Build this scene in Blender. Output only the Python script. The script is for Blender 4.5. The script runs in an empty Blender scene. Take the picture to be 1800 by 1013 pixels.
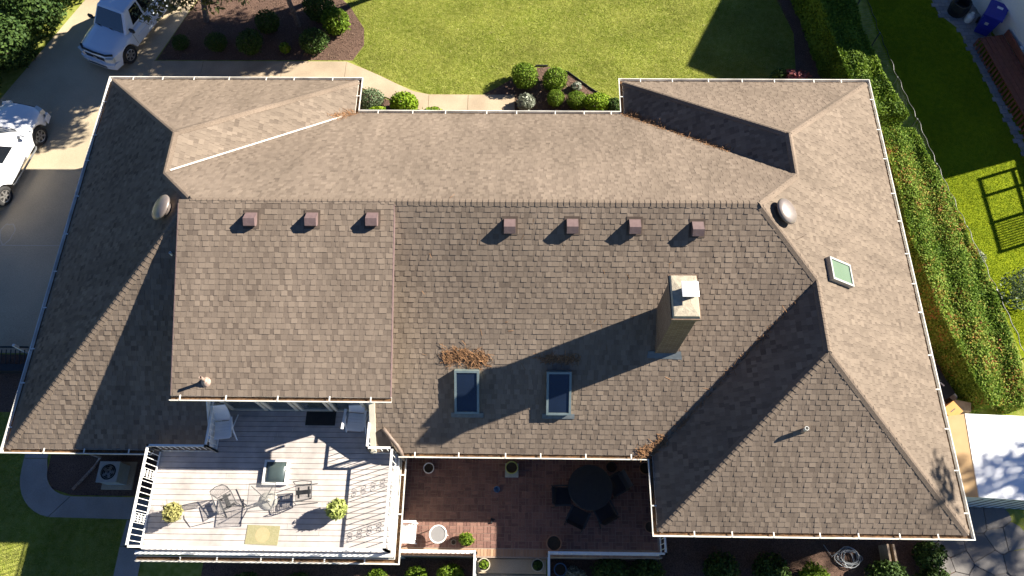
import bpy, bmesh, math, random
import numpy as np
from mathutils import Vector, Matrix
random.seed(7); rng = np.random.default_rng(7)
SC = bpy.context.scene
COL = SC.collection
PI = math.pi

# ------------------------------------------------------------------ camera, sky, sun, exposure
cam = bpy.data.cameras.new('camera'); co = bpy.data.objects.new('camera', cam); COL.objects.link(co)
Rt = Vector((0.999887, 0.012372, -0.008587)); Up = Vector((-0.00789, 0.916025, 0.401044)); Fw = Vector((-0.012827, 0.400931, -0.916019))
mw = Matrix((Rt, Up, -Fw)).transposed().to_4x4(); mw.translation = (14.577, -3.960, 24.003)
co.matrix_world = mw
cam.sensor_width = 36; cam.lens = 36 * 1278.8 / 1800; cam.clip_end = 2000
SC.camera = co
CAMP = np.array((14.577, -3.960, 24.003))
SUN = Vector((1, 0.335, 0.652)).normalized()
w = bpy.data.worlds.new('World'); SC.world = w; w.use_nodes = True
nt = w.node_tree; bg = nt.nodes['Background']; sk = nt.nodes.new('ShaderNodeTexSky')
sk.sky_type = 'NISHITA'; sk.sun_disc = False; sk.air_density = .54; sk.dust_density = .05; sk.ozone_density = 7.0; sk.altitude = 200
sk.sun_elevation = math.asin(SUN.z); sk.sun_rotation = math.atan2(SUN.x, SUN.y)
nt.links.new(sk.outputs[0], bg.inputs[0]); bg.inputs[1].default_value = 0.05
sd = bpy.data.lights.new('sun', 'SUN'); sd.energy = 5.0; sd.angle = math.radians(0.5); sd.color = (1, 0.93, 0.81)
so = bpy.data.objects.new('sun', sd); COL.objects.link(so); so.location = (60, 20, 50)
so.rotation_euler = (-SUN).to_track_quat('-Z', 'Y').to_euler()
vs = SC.view_settings; vs.view_transform = 'Standard'; vs.look = 'None'; vs.exposure = 1.62; vs.gamma = 1; vs.use_curve_mapping = False

# ------------------------------------------------------------------ materials
MT = {}
def mat(name, c1, c2=None, scale=8, rough=.8, bump=0.0, bscale=None, metal=0.0, tone=False, detail=4, big=0.0, trans=0.0, spec=.5, coord='Object', coat=0):
    """colour noise between c1 and c2; tone=True mixes them by the per-face attribute 'tone'"""
    m_ = bpy.data.materials.new(name); m_.use_nodes = True; t = m_.node_tree; N = t.nodes; L = t.links
    b = N['Principled BSDF']; b.inputs['Roughness'].default_value = rough; b.inputs['Metallic'].default_value = metal
    b.inputs['Specular IOR Level'].default_value = spec
    if coat: b.inputs['Coat Weight'].default_value = coat; b.inputs['Coat Roughness'].default_value = .04
    c2 = c2 or c1
    tc = N.new('ShaderNodeTexCoord')
    no = N.new('ShaderNodeTexNoise'); no.inputs['Scale'].default_value = scale; no.inputs['Detail'].default_value = detail
    L.new(tc.outputs[coord], no.inputs['Vector'])
    mx = N.new('ShaderNodeMix'); mx.data_type = 'RGBA'
    mx.inputs[6].default_value = (*c1, 1); mx.inputs[7].default_value = (*c2, 1)
    if tone:
        at = N.new('ShaderNodeAttribute'); at.attribute_name = 'tone'
        ma = N.new('ShaderNodeMath'); ma.operation = 'MULTIPLY_ADD'; ma.inputs[1].default_value = .5; 
        L.new(no.outputs[0], ma.inputs[0]); 
        sb = N.new('ShaderNodeMath'); sb.operation = 'SUBTRACT'; sb.inputs[1].default_value = .25
        L.new(at.outputs['Fac'], sb.inputs[0]); L.new(sb.outputs[0], ma.inputs[2]); ma.use_clamp = True
        L.new(ma.outputs[0], mx.inputs[0])
    else:
        rp = N.new('ShaderNodeMapRange'); rp.inputs[1].default_value = .3; rp.inputs[2].default_value = .7
        L.new(no.outputs[0], rp.inputs[0]); L.new(rp.outputs[0], mx.inputs[0])
    col = mx.outputs[2]
    if big:
        n2 = N.new('ShaderNodeTexNoise'); n2.inputs['Scale'].default_value = big; n2.inputs['Detail'].default_value = 3
        L.new(tc.outputs[coord], n2.inputs['Vector'])
        r2 = N.new('ShaderNodeMapRange'); r2.inputs[1].default_value = .3; r2.inputs[2].default_value = .7; r2.inputs[3].default_value = .78; r2.inputs[4].default_value = 1.15
        L.new(n2.outputs[0], r2.inputs[0])
        m2 = N.new('ShaderNodeMix'); m2.data_type = 'RGBA'; m2.blend_type = 'MULTIPLY'; m2.inputs[0].default_value = 1
        L.new(col, m2.inputs[6]); L.new(r2.outputs[0], m2.inputs[7]); col = m2.outputs[2]
    L.new(col, b.inputs['Base Color'])
    if bump:
        n3 = N.new('ShaderNodeTexNoise'); n3.inputs['Scale'].default_value = bscale or scale * 4; n3.inputs['Detail'].default_value = 5
        L.new(tc.outputs[coord], n3.inputs['Vector'])
        bp = N.new('ShaderNodeBump'); bp.inputs['Strength'].default_value = bump; bp.inputs['Distance'].default_value = .02
        L.new(n3.outputs[0], bp.inputs['Height']); L.new(bp.outputs[0], b.inputs['Normal'])
    if trans:
        tr = N.new('ShaderNodeBsdfTranslucent'); L.new(col, tr.inputs[0]); ms = N.new('ShaderNodeMixShader'); ms.inputs[0].default_value = trans
        L.new(b.outputs[0], ms.inputs[1]); L.new(tr.outputs[0], ms.inputs[2]); L.new(ms.outputs[0], N['Material Output'].inputs[0])
    MT[name] = m_; return m_
def brickmat(name, c1, c2, mortar, sx=.21, sy=.075):
    m_ = bpy.data.materials.new(name); m_.use_nodes = True; t = m_.node_tree; N = t.nodes; L = t.links; b = N['Principled BSDF']
    b.inputs['Roughness'].default_value = .9
    tc = N.new('ShaderNodeTexCoord'); mp = N.new('ShaderNodeSeparateXYZ'); L.new(tc.outputs['Object'], mp.inputs[0])
    ad = N.new('ShaderNodeMath'); L.new(mp.outputs[0], ad.inputs[0]); L.new(mp.outputs[1], ad.inputs[1])
    cb = N.new('ShaderNodeCombineXYZ'); L.new(ad.outputs[0], cb.inputs[0]); L.new(mp.outputs[2], cb.inputs[1])
    br = N.new('ShaderNodeTexBrick'); br.inputs['Scale'].default_value = 1; br.inputs['Brick Width'].default_value = sx; br.inputs['Row Height'].default_value = sy
    br.inputs['Mortar Size'].default_value = .009; br.inputs[1].default_value = (*c1, 1); br.inputs[2].default_value = (*c2, 1); br.inputs[3].default_value = (*mortar, 1)
    L.new(cb.outputs[0], br.inputs[0]); L.new(br.outputs[0], b.inputs['Base Color'])
    bp = N.new('ShaderNodeBump'); bp.inputs['Strength'].default_value = .6; bp.inputs['Distance'].default_value = .01; bp.invert = True
    L.new(br.outputs[1], bp.inputs['Height']); L.new(bp.outputs[0], b.inputs['Normal']); MT[name] = m_
mat('shingle', (.105, .081, .066), (.258, .204, .158), 60, .95, .12, 220, tone=True, big=.35, spec=0)
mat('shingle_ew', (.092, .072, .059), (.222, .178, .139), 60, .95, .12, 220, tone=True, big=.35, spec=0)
def streak(name, sc):
    t = MT[name].node_tree; N = t.nodes; L = t.links; b = N['Principled BSDF']; src = b.inputs['Base Color'].links[0].from_socket
    tc = N.new('ShaderNodeTexCoord'); mp = N.new('ShaderNodeMapping'); mp.inputs['Scale'].default_value = sc; L.new(tc.outputs['Object'], mp.inputs[0])
    no = N.new('ShaderNodeTexNoise'); no.inputs['Scale'].default_value = 1; no.inputs['Detail'].default_value = 4; L.new(mp.outputs[0], no.inputs['Vector'])
    rm = N.new('ShaderNodeMapRange'); rm.inputs[1].default_value = .35; rm.inputs[2].default_value = .65; rm.inputs[3].default_value = .90; rm.inputs[4].default_value = 1.06; L.new(no.outputs[0], rm.inputs[0])
    m2 = N.new('ShaderNodeMix'); m2.data_type = 'RGBA'; m2.blend_type = 'MULTIPLY'; m2.inputs[0].default_value = 1
    L.new(src, m2.inputs[6]); L.new(rm.outputs[0], m2.inputs[7]); L.new(m2.outputs[2], b.inputs['Base Color'])
for nm_ in ('shingle', 'shingle_ew'):
    for n_ in MT[nm_].node_tree.nodes:
        if n_.type == 'MAP_RANGE' and abs(n_.inputs[3].default_value - .78) < .01: n_.inputs[3].default_value = .90; n_.inputs[4].default_value = 1.07
streak('shingle', (2.2, .22, .22)); streak('shingle_ew', (.22, 2.2, .22))
mat('cap', (.15, .115, .088), (.22, .17, .13), 30, .95, .2, 200, big=.6, spec=.2)
mat('sheathing', (.06, .048, .04))
mat('gutter', (.66, .63, .56), (.76, .73, .67), 3, .45, big=1.5)
mat('debris', (.05, .03, .016), (.19, .10, .045), 14, 1, .5)
mat('needle', (.13, .065, .028), (.33, .17, .075), 3, .9, tone=True)
mat('trim', (.72, .70, .65), (.80, .78, .74), 4, .5, big=2)
mat('cream', (.60, .55, .43), (.68, .63, .50), 5, .7)
mat('siding', (.55, .52, .46), (.62, .58, .5), 5, .7)
mat('vent', (.13, .085, .082), (.17, .115, .11), 10, .6)
mat('dome', (.17, .14, .125), (.22, .185, .17), 6, .4, metal=.2)
mat('valley', (.5, .45, .4), (.62, .56, .5), 6, .5)
mat('mortar', (.30, .26, .20), (.46, .40, .30), 9, .95, .6, 30)
mat('whitemetal', (.75, .76, .78), (.82, .83, .85), 6, .35, metal=.2)
mat('glass', (.01, .016, .03), (.012, .02, .04), 2, .03, spec=1.0)
mat('greenglass', (.11, .17, .125), (.125, .185, .14), 2, .08, spec=.8)
mat('frame', (.16, .17, .17), (.22, .22, .22), 5, .35, metal=.6)
mat('greyframe', (.30, .30, .29), (.36, .36, .34), 5, .4, metal=.3)
mat('tealframe', (.20, .26, .26), (.27, .33, .32), 5, .35, metal=.4)
mat('paleframe', (.55, .55, .52), (.65, .64, .6), 5, .4, metal=.3)
mat('lead', (.11, .13, .14), (.17, .19, .20), 9, .6, metal=.3)
mat('brownpipe', (.12, .085, .065), (.2, .15, .12), 10, .6)
mat('pipe', (.22, .12, .09), (.45, .36, .30), 20, .6)
brickmat('chimney_brick', (.11, .068, .045), (.17, .115, .078), (.19, .16, .125))
brickmat('house_brick', (.20, .09, .06), (.26, .13, .09), (.35, .3, .26))
mat('deckboard', (.43, .385, .36), (.53, .48, .45), 5, .75, .1, 60, big=1.2)
mat('white', (.78, .77, .73), (.84, .83, .80), 6, .5)
mat('whiteplastic', (.78, .79, .80), (.84, .85, .86), 6, .35)
mat('brick', (.125, .062, .05), (.27, .145, .11), 12, .9, .3, 60, tone=True)
mat('grout', (.30, .22, .18), (.36, .28, .22), 20, .95)
mat('edgebrick', (.30, .17, .10), (.42, .26, .16), 12, .9, .3, 60, tone=True)
mat('concrete', (.36, .28, .19), (.46, .36, .25), 30, .9, .3, 150, big=.8)
mat('drive', (.38, .305, .205), (.58, .475, .325), 45, .95, .5, 120, big=.35)
mat('joint', (.5, .45, .36), (.6, .52, .42), 20, .9)
mat('walk', (.30, .26, .23), (.38, .34, .30), 40, .9, .3, 150, big=.8)
mat('paver', (.22, .21, .21), (.32, .30, .30), 6, .9, .3, 60, tone=True)
mat('mulch', (.05, .026, .018), (.20, .12, .085), 35, 1, 1, 70, big=1)
mat('chip', (.06, .03, .02), (.30, .20, .14), 9, 1, tone=True)
mat('lawn', (.19, .225, .03), (.33, .34, .09), 5, 1, 1, 40, big=.6, spec=.1)
mat('blade', (.22, .29, .024), (.56, .55, .16), .8, .8, tone=True, big=.5, trans=.4, spec=.2)
mat('nlawn', (.15, .20, .008), (.25, .29, .012), 5, 1, 1, 40, big=.6, spec=.1)
mat('nblade', (.14, .22, .008), (.30, .36, .015), .8, .8, tone=True, trans=.3, spec=.2)
mat('leaf_dark', (.018, .045, .010), (.085, .14, .028), 1.5, .7, tone=True, trans=.15, spec=.2)
mat('leaf_ball', (.045, .10, .008), (.23, .33, .03), 1.5, .7, tone=True, trans=.25, spec=.2)
mat('leaf_lime', (.08, .17, .006), (.32, .43, .03), 1.5, .7, tone=True, trans=.25, spec=.2)
mat('leaf_grey', (.06, .10, .04), (.20, .26, .13), 1.5, .6, tone=True, trans=.2)
mat('leaf_conifer', (.035, .045, .012), (.11, .12, .04), 1.5, .7, tone=True, trans=.1)
mat('leaf_pale', (.16, .18, .12), (.40, .42, .34), 1.5, .5, tone=True, trans=.2)
mat('leaf_red', (.20, .04, .04), (.50, .18, .16), 1.5, .5, tone=True, trans=.2)
mat('leaf_fresh', (.20, .25, .04), (.46, .50, .16), 1.5, .8, tone=True, trans=.2)
mat('leaf_straw', (.24, .22, .06), (.44, .42, .16), 1.5, .8, tone=True, trans=.2)
mat('bark', (.10, .075, .055), (.22, .18, .14), 12, .95, .6, 40)
m_ = mat('leaf_hedge', (.05, .10, .015), (.19, .27, .05), 1.5, .75, tone=True, trans=.3, spec=.15)
N = m_.node_tree.nodes; mx = [n for n in N if n.type == 'MIX'][0]; rp = N.new('ShaderNodeValToRGB')
e_ = rp.color_ramp.elements; e_[0].color = (.05, .11, .012, 1); e_[1].position = 1; e_[1].color = (.42, .16, .08, 1)
for p_, c_ in ((.5, (.20, .31, .04, 1)), (.74, (.33, .40, .08, 1)), (.90, (.44, .26, .06, 1))):
    q = rp.color_ramp.elements.new(p_); q.color = c_
ta = [n for n in N if n.type == 'ATTRIBUTE'][0]; m_.node_tree.links.new(ta.outputs['Fac'], rp.inputs[0])
for l in list(m_.node_tree.links):
    if l.from_node == mx:
        s_ = l.to_socket; m_.node_tree.links.new(rp.outputs[0], s_)
mat('silver', (.66, .73, .83), (.68, .75, .85), 2, .2, metal=0, coat=1)
mat('carwhite', (.70, .71, .73), (.72, .73, .75), 2, .25, coat=.6)
mat('carglass', (.008, .010, .014), (.01, .013, .018), 2, .04, spec=1)
mat('black', (.012, .012, .013), (.02, .02, .021), 8, .6)
mat('rubber', (.018, .018, .018), (.03, .03, .03), 30, .85, .2)
mat('alloy', (.55, .53, .5), (.62, .6, .57), 5, .3, metal=.8)
mat('lamp', (.6, .6, .55), (.7, .7, .65), 40, .1, spec=.9)
mat('mesh_grey', (.10, .10, .10), (.14, .14, .14), 20, .5, metal=.3)
mat('darkmetal', (.03, .03, .032), (.045, .045, .045), 10, .5, metal=.3)
mat('darkfabric', (.025, .022, .025), (.035, .03, .035), 40, .9)
mat('rug', (.26, .24, .12), (.33, .30, .17), 30, .95, .4, 120)
mat('rugring', (.36, .29, .15), (.40, .33, .19), 30, .95)
mat('potgrey', (.30, .28, .25), (.40, .38, .34), 12, .8)
mat('terracotta', (.28, .13, .075), (.38, .2, .12), 9, .85)
mat('stonepot', (.42, .38, .28), (.52, .47, .36), 9, .85)
mat('soil', (.03, .022, .015), (.06, .045, .03), 30, 1)
mat('blue', (.012, .018, .26), (.02, .03, .34), 3, .4)
mat('bluegrey', (.05, .12, .25), (.07, .16, .3), 3, .4)
mat('yellowpot', (.42, .46, .10), (.5, .52, .16), 9, .6)
mat('reddeck', (.17, .052, .032), (.24, .08, .05), 6, .7, .2, 60)
mat('stucco', (.70, .69, .65), (.78, .77, .73), 25, .9, .4, 60)
mat('acmetal', (.34, .37, .36), (.42, .45, .44), 6, .5, metal=.2)
mat('plywood', (.56, .36, .17), (.62, .41, .20), 3, .8)
mat('cardboard', (.45, .24, .07), (.52, .28, .09), 5, .9)
mat('wood', (.30, .22, .15), (.42, .32, .23), 9, .85)
mat('whiteroof', (.80, .80, .80), (.86, .86, .86), 4, .4)
mat('bluewall', (.55, .60, .62), (.62, .66, .68), 4, .6)
mat('flag', (.17, .155, .145), (.25, .23, .21), 5, .9, .4, 30, tone=True)
mat('hose', (.32, .34, .36), (.42, .44, .46), 5, .5)
mat('tint', (.05, .07, .07), (.06, .08, .08), 5, .1, spec=.9)

# ------------------------------------------------------------------ mesh helpers
class MB:
    def __init__(s): s.v = []; s.f = []; s.t = []
    def add(s, vs, fs, tone=None):
        o = len(s.v); s.v += [tuple(p) for p in vs]; s.f += [tuple(i + o for i in f) for f in fs]
        if tone is not None: s.t += [tone] * len(fs)
        return s
    def box(s, c, d, rz=0, rx=0, ry=0, tone=None):
        R = Matrix.Rotation(rz, 3, 'Z') @ Matrix.Rotation(ry, 3, 'Y') @ Matrix.Rotation(rx, 3, 'X'); c = Vector(c)
        vs = [c + R @ Vector((x * d[0] / 2, y * d[1] / 2, z * d[2] / 2)) for z in (-1, 1) for y in (-1, 1) for x in (-1, 1)]
        return s.add(vs, [(0, 2, 3, 1), (4, 5, 7, 6), (0, 1, 5, 4), (2, 6, 7, 3), (0, 4, 6, 2), (1, 3, 7, 5)], tone)
    def prism(s, poly, z0, z1):
        n = len(poly); g0 = z0 if callable(z0) else (lambda x, y: z0); g1 = z1 if callable(z1) else (lambda x, y: z1)
        a = sum(poly[i][0] * poly[(i + 1) % n][1] - poly[(i + 1) % n][0] * poly[i][1] for i in range(n))
        if a < 0: poly = poly[::-1]
        vs = [(x, y, g0(x, y)) for x, y in poly] + [(x, y, g1(x, y)) for x, y in poly]
        return s.add(vs, [tuple(range(n - 1, -1, -1)), tuple(range(n, 2 * n))] + [(i, (i + 1) % n, n + (i + 1) % n, n + i) for i in range(n)])
    def tube(s, path, r, n=6, closed=False):
        path = [Vector(p) for p in path]; rs = r if isinstance(r, (list, tuple)) else [r] * len(path); vs = []; m = len(path)
        for i, p in enumerate(path):
            a = path[(i - 1) % m] if (i or closed) else p; b = path[(i + 1) % m] if (i < m - 1 or closed) else p
            d = (b - a).normalized() if (b - a).length > 1e-9 else Vector((0, 0, 1))
            k = Vector((0, 0, 1)) if abs(d.z) < .9 else Vector((1, 0, 0)); x = d.cross(k).normalized(); y = d.cross(x)
            vs += [p + (x * math.cos(2 * PI * j / n) + y * math.sin(2 * PI * j / n)) * rs[i] for j in range(n)]
        fs = [(i * n + j, i * n + (j + 1) % n, ((i + 1) % m) * n + (j + 1) % n, ((i + 1) % m) * n + j) for i in range(m if closed else m - 1) for j in range(n)]
        if not closed: fs += [tuple(range(n)), tuple(range((m - 1) * n, m * n))[::-1]]
        return s.add(vs, fs)
    def lathe(s, prof, c=(0, 0, 0), n=20, cap=True, R=None):
        R = R or Matrix.Identity(3); c = Vector(c)
        vs = [c + R @ Vector((r * math.cos(2 * PI * j / n), r * math.sin(2 * PI * j / n), z)) for r, z in prof for j in range(n)]
        fs = [(i * n + j, i * n + (j + 1) % n, (i + 1) * n + (j + 1) % n, (i + 1) * n + j) for i in range(len(prof) - 1) for j in range(n)]
        if cap: fs += [tuple(range(n))[::-1], tuple(range((len(prof) - 1) * n, len(prof) * n))]
        return s.add(vs, fs)
    def build(s, name, m, parent=None, smooth=False, kind=None, loc=None):
        me = bpy.data.meshes.new(name); me.from_pydata(s.v, [], s.f); me.update()
        me.materials.append(MT[m] if isinstance(m, str) else m)
        if s.t:
            a = me.attributes.new('tone', 'FLOAT', 'FACE'); a.data.foreach_set('value', np.array(s.t, dtype=np.float32))
        if smooth: me.shade_smooth()
        return link(name, me, parent, kind, loc)
def link(name, me, parent=None, kind=None, loc=None):
    o = bpy.data.objects.new(name, me); COL.objects.link(o); o.parent = parent
    if kind: o['kind'] = kind
    if loc is not None: o.location = loc
    return o
def tag(o, label, cat, group=None):
    o['label'] = label; o['category'] = cat
    if group: o['group'] = group
    return o
def thing(name, label, cat, loc=(0, 0, 0), rz=0, group=None):
    o = bpy.data.objects.new(name, None); COL.objects.link(o); o.location = loc; o.rotation_euler = (0, 0, rz); o.empty_display_size = .2
    return tag(o, label, cat, group)
def clone(o, parent=None, loc=None, rz=None, scale=None, label=None):
    c = o.copy(); COL.objects.link(c); c.parent = parent
    if loc is not None: c.location = loc
    if rz is not None: c.rotation_euler = (0, 0, rz)
    if scale is not None: c.scale = (scale,) * 3 if not isinstance(scale, tuple) else scale
    if label: c['label'] = label
    for ch in list(o.children): clone(ch, c)
    return c
def struct(o): o['kind'] = 'structure'; return o

def inpoly(x, y, P):
    x = np.asarray(x); y = np.asarray(y); r = np.zeros(x.shape, bool); n = len(P)
    for i in range(n):
        x0, y0 = P[i]; x1, y1 = P[(i + 1) % n]
        if y0 == y1: continue
        r ^= ((y0 > y) != (y1 > y)) & (x < (x1 - x0) * (y - y0) / (y1 - y0) + x0)
    return r
def gz(y):
    t = np.clip((6 - np.asarray(y, float)) / 7, 0, 1); return -0.45 * t * t * (3 - 2 * t)
def fill(name, m, V, quads, tones, parent=None, kind=None):
    """big mesh from numpy: V (n,k,3) faces of k corners each"""
    n, k, _ = V.shape; me = bpy.data.meshes.new(name)
    me.vertices.add(n * k); me.vertices.foreach_set('co', V.reshape(-1).astype(np.float32))
    me.loops.add(n * k); me.loops.foreach_set('vertex_index', np.arange(n * k, dtype=np.int32))
    me.polygons.add(n); me.polygons.foreach_set('loop_start', np.arange(0, n * k, k, dtype=np.int32))
    me.update(calc_edges=True); me.materials.append(MT[m])
    a = me.attributes.new('tone', 'FLOAT', 'FACE'); a.data.foreach_set('value', np.asarray(tones, dtype=np.float32))
    return link(name, me, parent, kind)
def unit(a): return a / np.maximum(np.linalg.norm(a, axis=-1, keepdims=True), 1e-9)
def leafV(P, Nn, size, tilt=.7, aspect=.55):
    n = len(P); Nn = unit(Nn + rng.normal(0, tilt, (n, 3))); T = unit(np.cross(Nn, rng.normal(0, 1, (n, 3)))); B = np.cross(Nn, T)
    s = (size * rng.uniform(.6, 1.35, n))[:, None]
    return np.stack([P - T * s, P - B * s * aspect, P + T * s, P + B * s * aspect], 1)
def sheet(name, poly, dz, m, parent=None, thick=0):
    """flat cover following the gently falling ground"""
    bm = bmesh.new(); bm.faces.new([bm.verts.new((x, y, 0)) for x, y in poly])
    for yy in np.arange(-1, 6.01, .7):
        g = bm.verts[:] + bm.edges[:] + bm.faces[:]; bmesh.ops.bisect_plane(bm, geom=g, plane_co=(0, yy, 0), plane_no=(0, 1, 0))
    if thick:
        r = bmesh.ops.extrude_face_region(bm, geom=bm.faces[:]); 
        for v in r['geom']:
            if isinstance(v, bmesh.types.BMVert): v.co.z -= thick
    for v in bm.verts: v.co.z += float(gz(v.co.y)) + dz
    bmesh.ops.recalc_face_normals(bm, faces=bm.faces)
    me = bpy.data.meshes.new(name); bm.to_mesh(me); bm.free(); me.materials.append(MT[m])
    if not thick:
        if me.polygons[0].normal.z < 0: me.flip_normals()
    return link(name, me, parent)

# ------------------------------------------------------------------ ground
g = MB(); ys = [-220, -60, -12] + list(np.arange(-3, 7.1, .5)) + [14, 24, 60, 260]; xs = [-220, -60, -12, 0, 14, 28, 40, 80, 260]
for y in ys:
    for x in xs: g.v.append((x, y, float(gz(y)) - .002))
nx = len(xs)
for j in range(len(ys) - 1):
    for i in range(nx - 1): g.f.append((j * nx + i, j * nx + i + 1, (j + 1) * nx + i + 1, (j + 1) * nx + i))
struct(g.build('ground', 'lawn', smooth=True))
BED1 = [(-.13, 18.9), (-.8, 16.86), (7.45, 16.88), (7.85, 17.7), (7.76, 18.6), (7.0, 19.9), (6.6, 20.3), (6.3, 24), (1.6, 24)]
WALKO = [(-.95, 16.8), (7.2, 16.8), (7.98, 16.42), (8.7, 16.05), (9.45, 15.62), (10.1, 15.28), (10.75, 15.12), (14.25, 15.12), (14.25, 14.3), (10.55, 14.3), (9.28, 14.85), (7.9, 15.48), (7.2, 15.75), (-.95, 15.75)]
BED2 = [(14.25, 12.2), (14.25, 15.12), (12.97, 15.16), (13.6, 15.55), (14.12, 15.95), (14.94, 16.5), (15.65, 16.58), (16.47, 16.25), (17.4, 15.4), (18.4, 14.65), (18.6, 12.2)]
BED2b = [(7.7, 12.2), (7.7, 15.5), (9.2, 14.82), (10.5, 14.27), (14.2, 14.27), (14.2, 12.2)]
BED3 = [(25.5, 24), (25.55, 20.3), (26.02, 18.4), (25.8, 16.2), (25.6, 13.2), (28.6, 13.2), (28.2, 24)]
DRIVE = [(-16, 3.95), (.45, 3.95), (.45, 15.75), (-.95, 15.75), (-.95, 16.8), (-.86, 16.86), (-.15, 18.9), (1.5, 24), (2, 30), (-1, 32), (-4.65, 20.18), (-6.82, 14.79), (-8.6, 11.8), (-16, 10.5)]
struct(sheet('driveway', DRIVE, .004, 'drive'))
dj = struct(sheet('driveway_joint', [(-12, 8.1), (-1.2, 8.1), (-1.2, 8.13), (-12, 8.13)], .008, 'joint'))
ring = MB(); n = 28
for i in range(n):
    a = 2 * PI * i / n; k = 1 + .10 * math.sin(3 * a) + .05 * math.sin(7 * a)
    for rr in (.93, 1.07): ring.v.append((-4.72 + .25 * rr * k * math.cos(a), 8.62 + .42 * rr * k * math.sin(a), .008))
for i in range(n): ring.f.append((2 * i, 2 * i + 1, (2 * i + 3) % (2 * n), (2 * i + 2) % (2 * n)))
struct(ring.build('driveway_stain', 'joint'))
for k, (nm, p) in enumerate((('mulch_bed', BED1), ('mulch_bed', BED2), ('mulch_bed', BED2b), ('mulch_bed', BED3), ('mulch_bed', [(-1.1, .5), (-1.1, -.2), (-.8, -.6), (-.1, -.8), (4.4, -.8), (4.4, .5)]),
        ('mulch_bed', [(4.6, -4.5), (4.6, -2.6), (13.2, -2.6), (13.2, -4.5)]), ('mulch_bed', [(15.5, -4.5), (15.5, -2.4), (19.0, -2.4), (19.0, -1.6), (28.2, -1.6), (28.2, -4.5)]), ('mulch_bed', [(26.9, 1.2), (26.9, 13), (28.4, 13.0), (29.4, 1.2)]), ('mulch_bed', [(-12, 1.9), (-12, 3.9), (.4, 3.9), (.4, 1.9)]))):
    struct(sheet(nm, p, .004 + .001 * k, 'mulch'))
def slabs(name, segs, dz, m, thick=.06):
    root = struct(sheet(name, segs[0], dz - .03, m))
    for s_ in segs: sheet('paving_slab', s_, dz, m, root, thick)
    return root
def split_walk():
    cuts = [-.95, 1.2, 4.55, 7.2, 10.75, 12.35, 14.25]; out = []
    top = [p for p in WALKO[:8]]; bot = WALKO[8:][::-1]
    def yy(L, x):
        for (a, b), (c, d) in zip(L, L[1:]):
            if a <= x <= c: return b + (d - b) * (x - a) / (c - a)
        return L[-1][1]
    for a, b in zip(cuts, cuts[1:]):
        a += .008; b -= .008
        out.append([(a, yy(bot, a))] + [p for p in bot if a < p[0] < b] + [(b, yy(bot, b)), (b, yy(top, b))] + [p for p in top if a < p[0] < b][::-1] + [(a, yy(top, a))])
    return out
slabs('walkway', split_walk(), .03, 'concrete')
arc = lambda cx, cy, rx, ry, a0, a1, n=8: [(cx + rx * math.cos(math.radians(a0 + (a1 - a0) * i / n)), cy + ry * math.sin(math.radians(a0 + (a1 - a0) * i / n))) for i in range(n + 1)]
slabs('side_walkway', [[(-1.97, .38), (-1.2, .38), (-1.2, 3.9), (-1.97, 3.9)],
    [(-1.97, .36), (-1.97, .0)] + arc(-.5, .0, 1.47, 1.5, 180, 262) + arc(-.1, .0, 1.0, .83, 268, 180)[:] + [(-1.2, .36)],
    [(-.68, -1.49), (2.6, -1.54), (2.6, -.84), (-.12, -.84)],
    [(1.85, -2.35), (1.9, -1.56), (2.6, -1.56), (2.6, -2.35)], [(1.85, -4.6), (1.85, -2.37), (2.6, -2.37), (2.6, -4.6)]], .03, 'walk')
NL = [(29.9, 24), (29.4, 20.3), (29.55, 18.1), (30.2, 13.9), (30.95, 9.3), (31.8, 4.5), (32.4, 0), (60, 0), (60, 24)]
struct(sheet('neighbour_lawn', NL, .002, 'nlawn'))

# grass blades: real little triangles over both lawns and the shaded front
def grass(name, poly, n, m, holes=(), size=.028):
    P = np.array(poly); x = rng.uniform(P[:, 0].min(), P[:, 0].max(), n); y = rng.uniform(P[:, 1].min(), P[:, 1].max(), n)
    ok = inpoly(x, y, poly)
    for h in holes: ok &= ~inpoly(x, y, h)
    x, y = x[ok], y[ok]; n = len(x); z = gz(y); a = rng.uniform(0, 2 * PI, n); s = size * rng.uniform(.5, 1.3, n)
    lx = rng.normal(0, .6, n) * s; ly = rng.normal(0, .6, n) * s; wd = .010
    V = np.stack([np.stack([x - np.cos(a) * wd, y - np.sin(a) * wd, z], 1), np.stack([x + np.cos(a) * wd, y + np.sin(a) * wd, z], 1), np.stack([x + lx, y + ly, z + s], 1)], 1)
    clump = .48 + .16 * np.sin(x * 1.7 + 1.3 * np.sin(y * 1.1)) * np.sin(y * 2.1 + x * .6) + .14 * np.sin(x * 5.3 + 2 * np.sin(y * 3.9)) * np.sin(y * 6.1 + 1.5 * np.sin(x * 4.4)) + .12 * np.sin(x * 13 + y * 5) * np.sin(y * 11 - x * 4) + rng.normal(0, .24, n)
    o = fill(name, m, V, None, np.clip(clump, 0, 1), kind='stuff'); o['category'] = 'grass'; return o
LAWN = [(6.6, 20.9), (7.0, 19.9), (7.78, 18.6), (7.87, 17.7), (7.47, 16.86), (8.0, 16.45), (9.45, 15.66), (10.75, 15.15), (13.0, 15.17), (14.9, 16.52), (15.65, 16.6), (16.5, 16.27), (18.4, 14.7), (25.6, 14.7), (26.02, 18.4), (25.5, 20.9)]
grass('lawn_grass', LAWN, 330000, 'blade')['label'] = 'sunlit mown grass of the lawn beyond the roof'
grass('lawn_grass', [(-3.5, 1.9), (-2.0, 1.9), (-2.0, 0), (-.6, -1.55), (1.8, -1.55), (1.8, -4.4), (-3.5, -4.4)], 60000, 'blade')['label'] = 'shaded grass beside the curved path'
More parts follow.
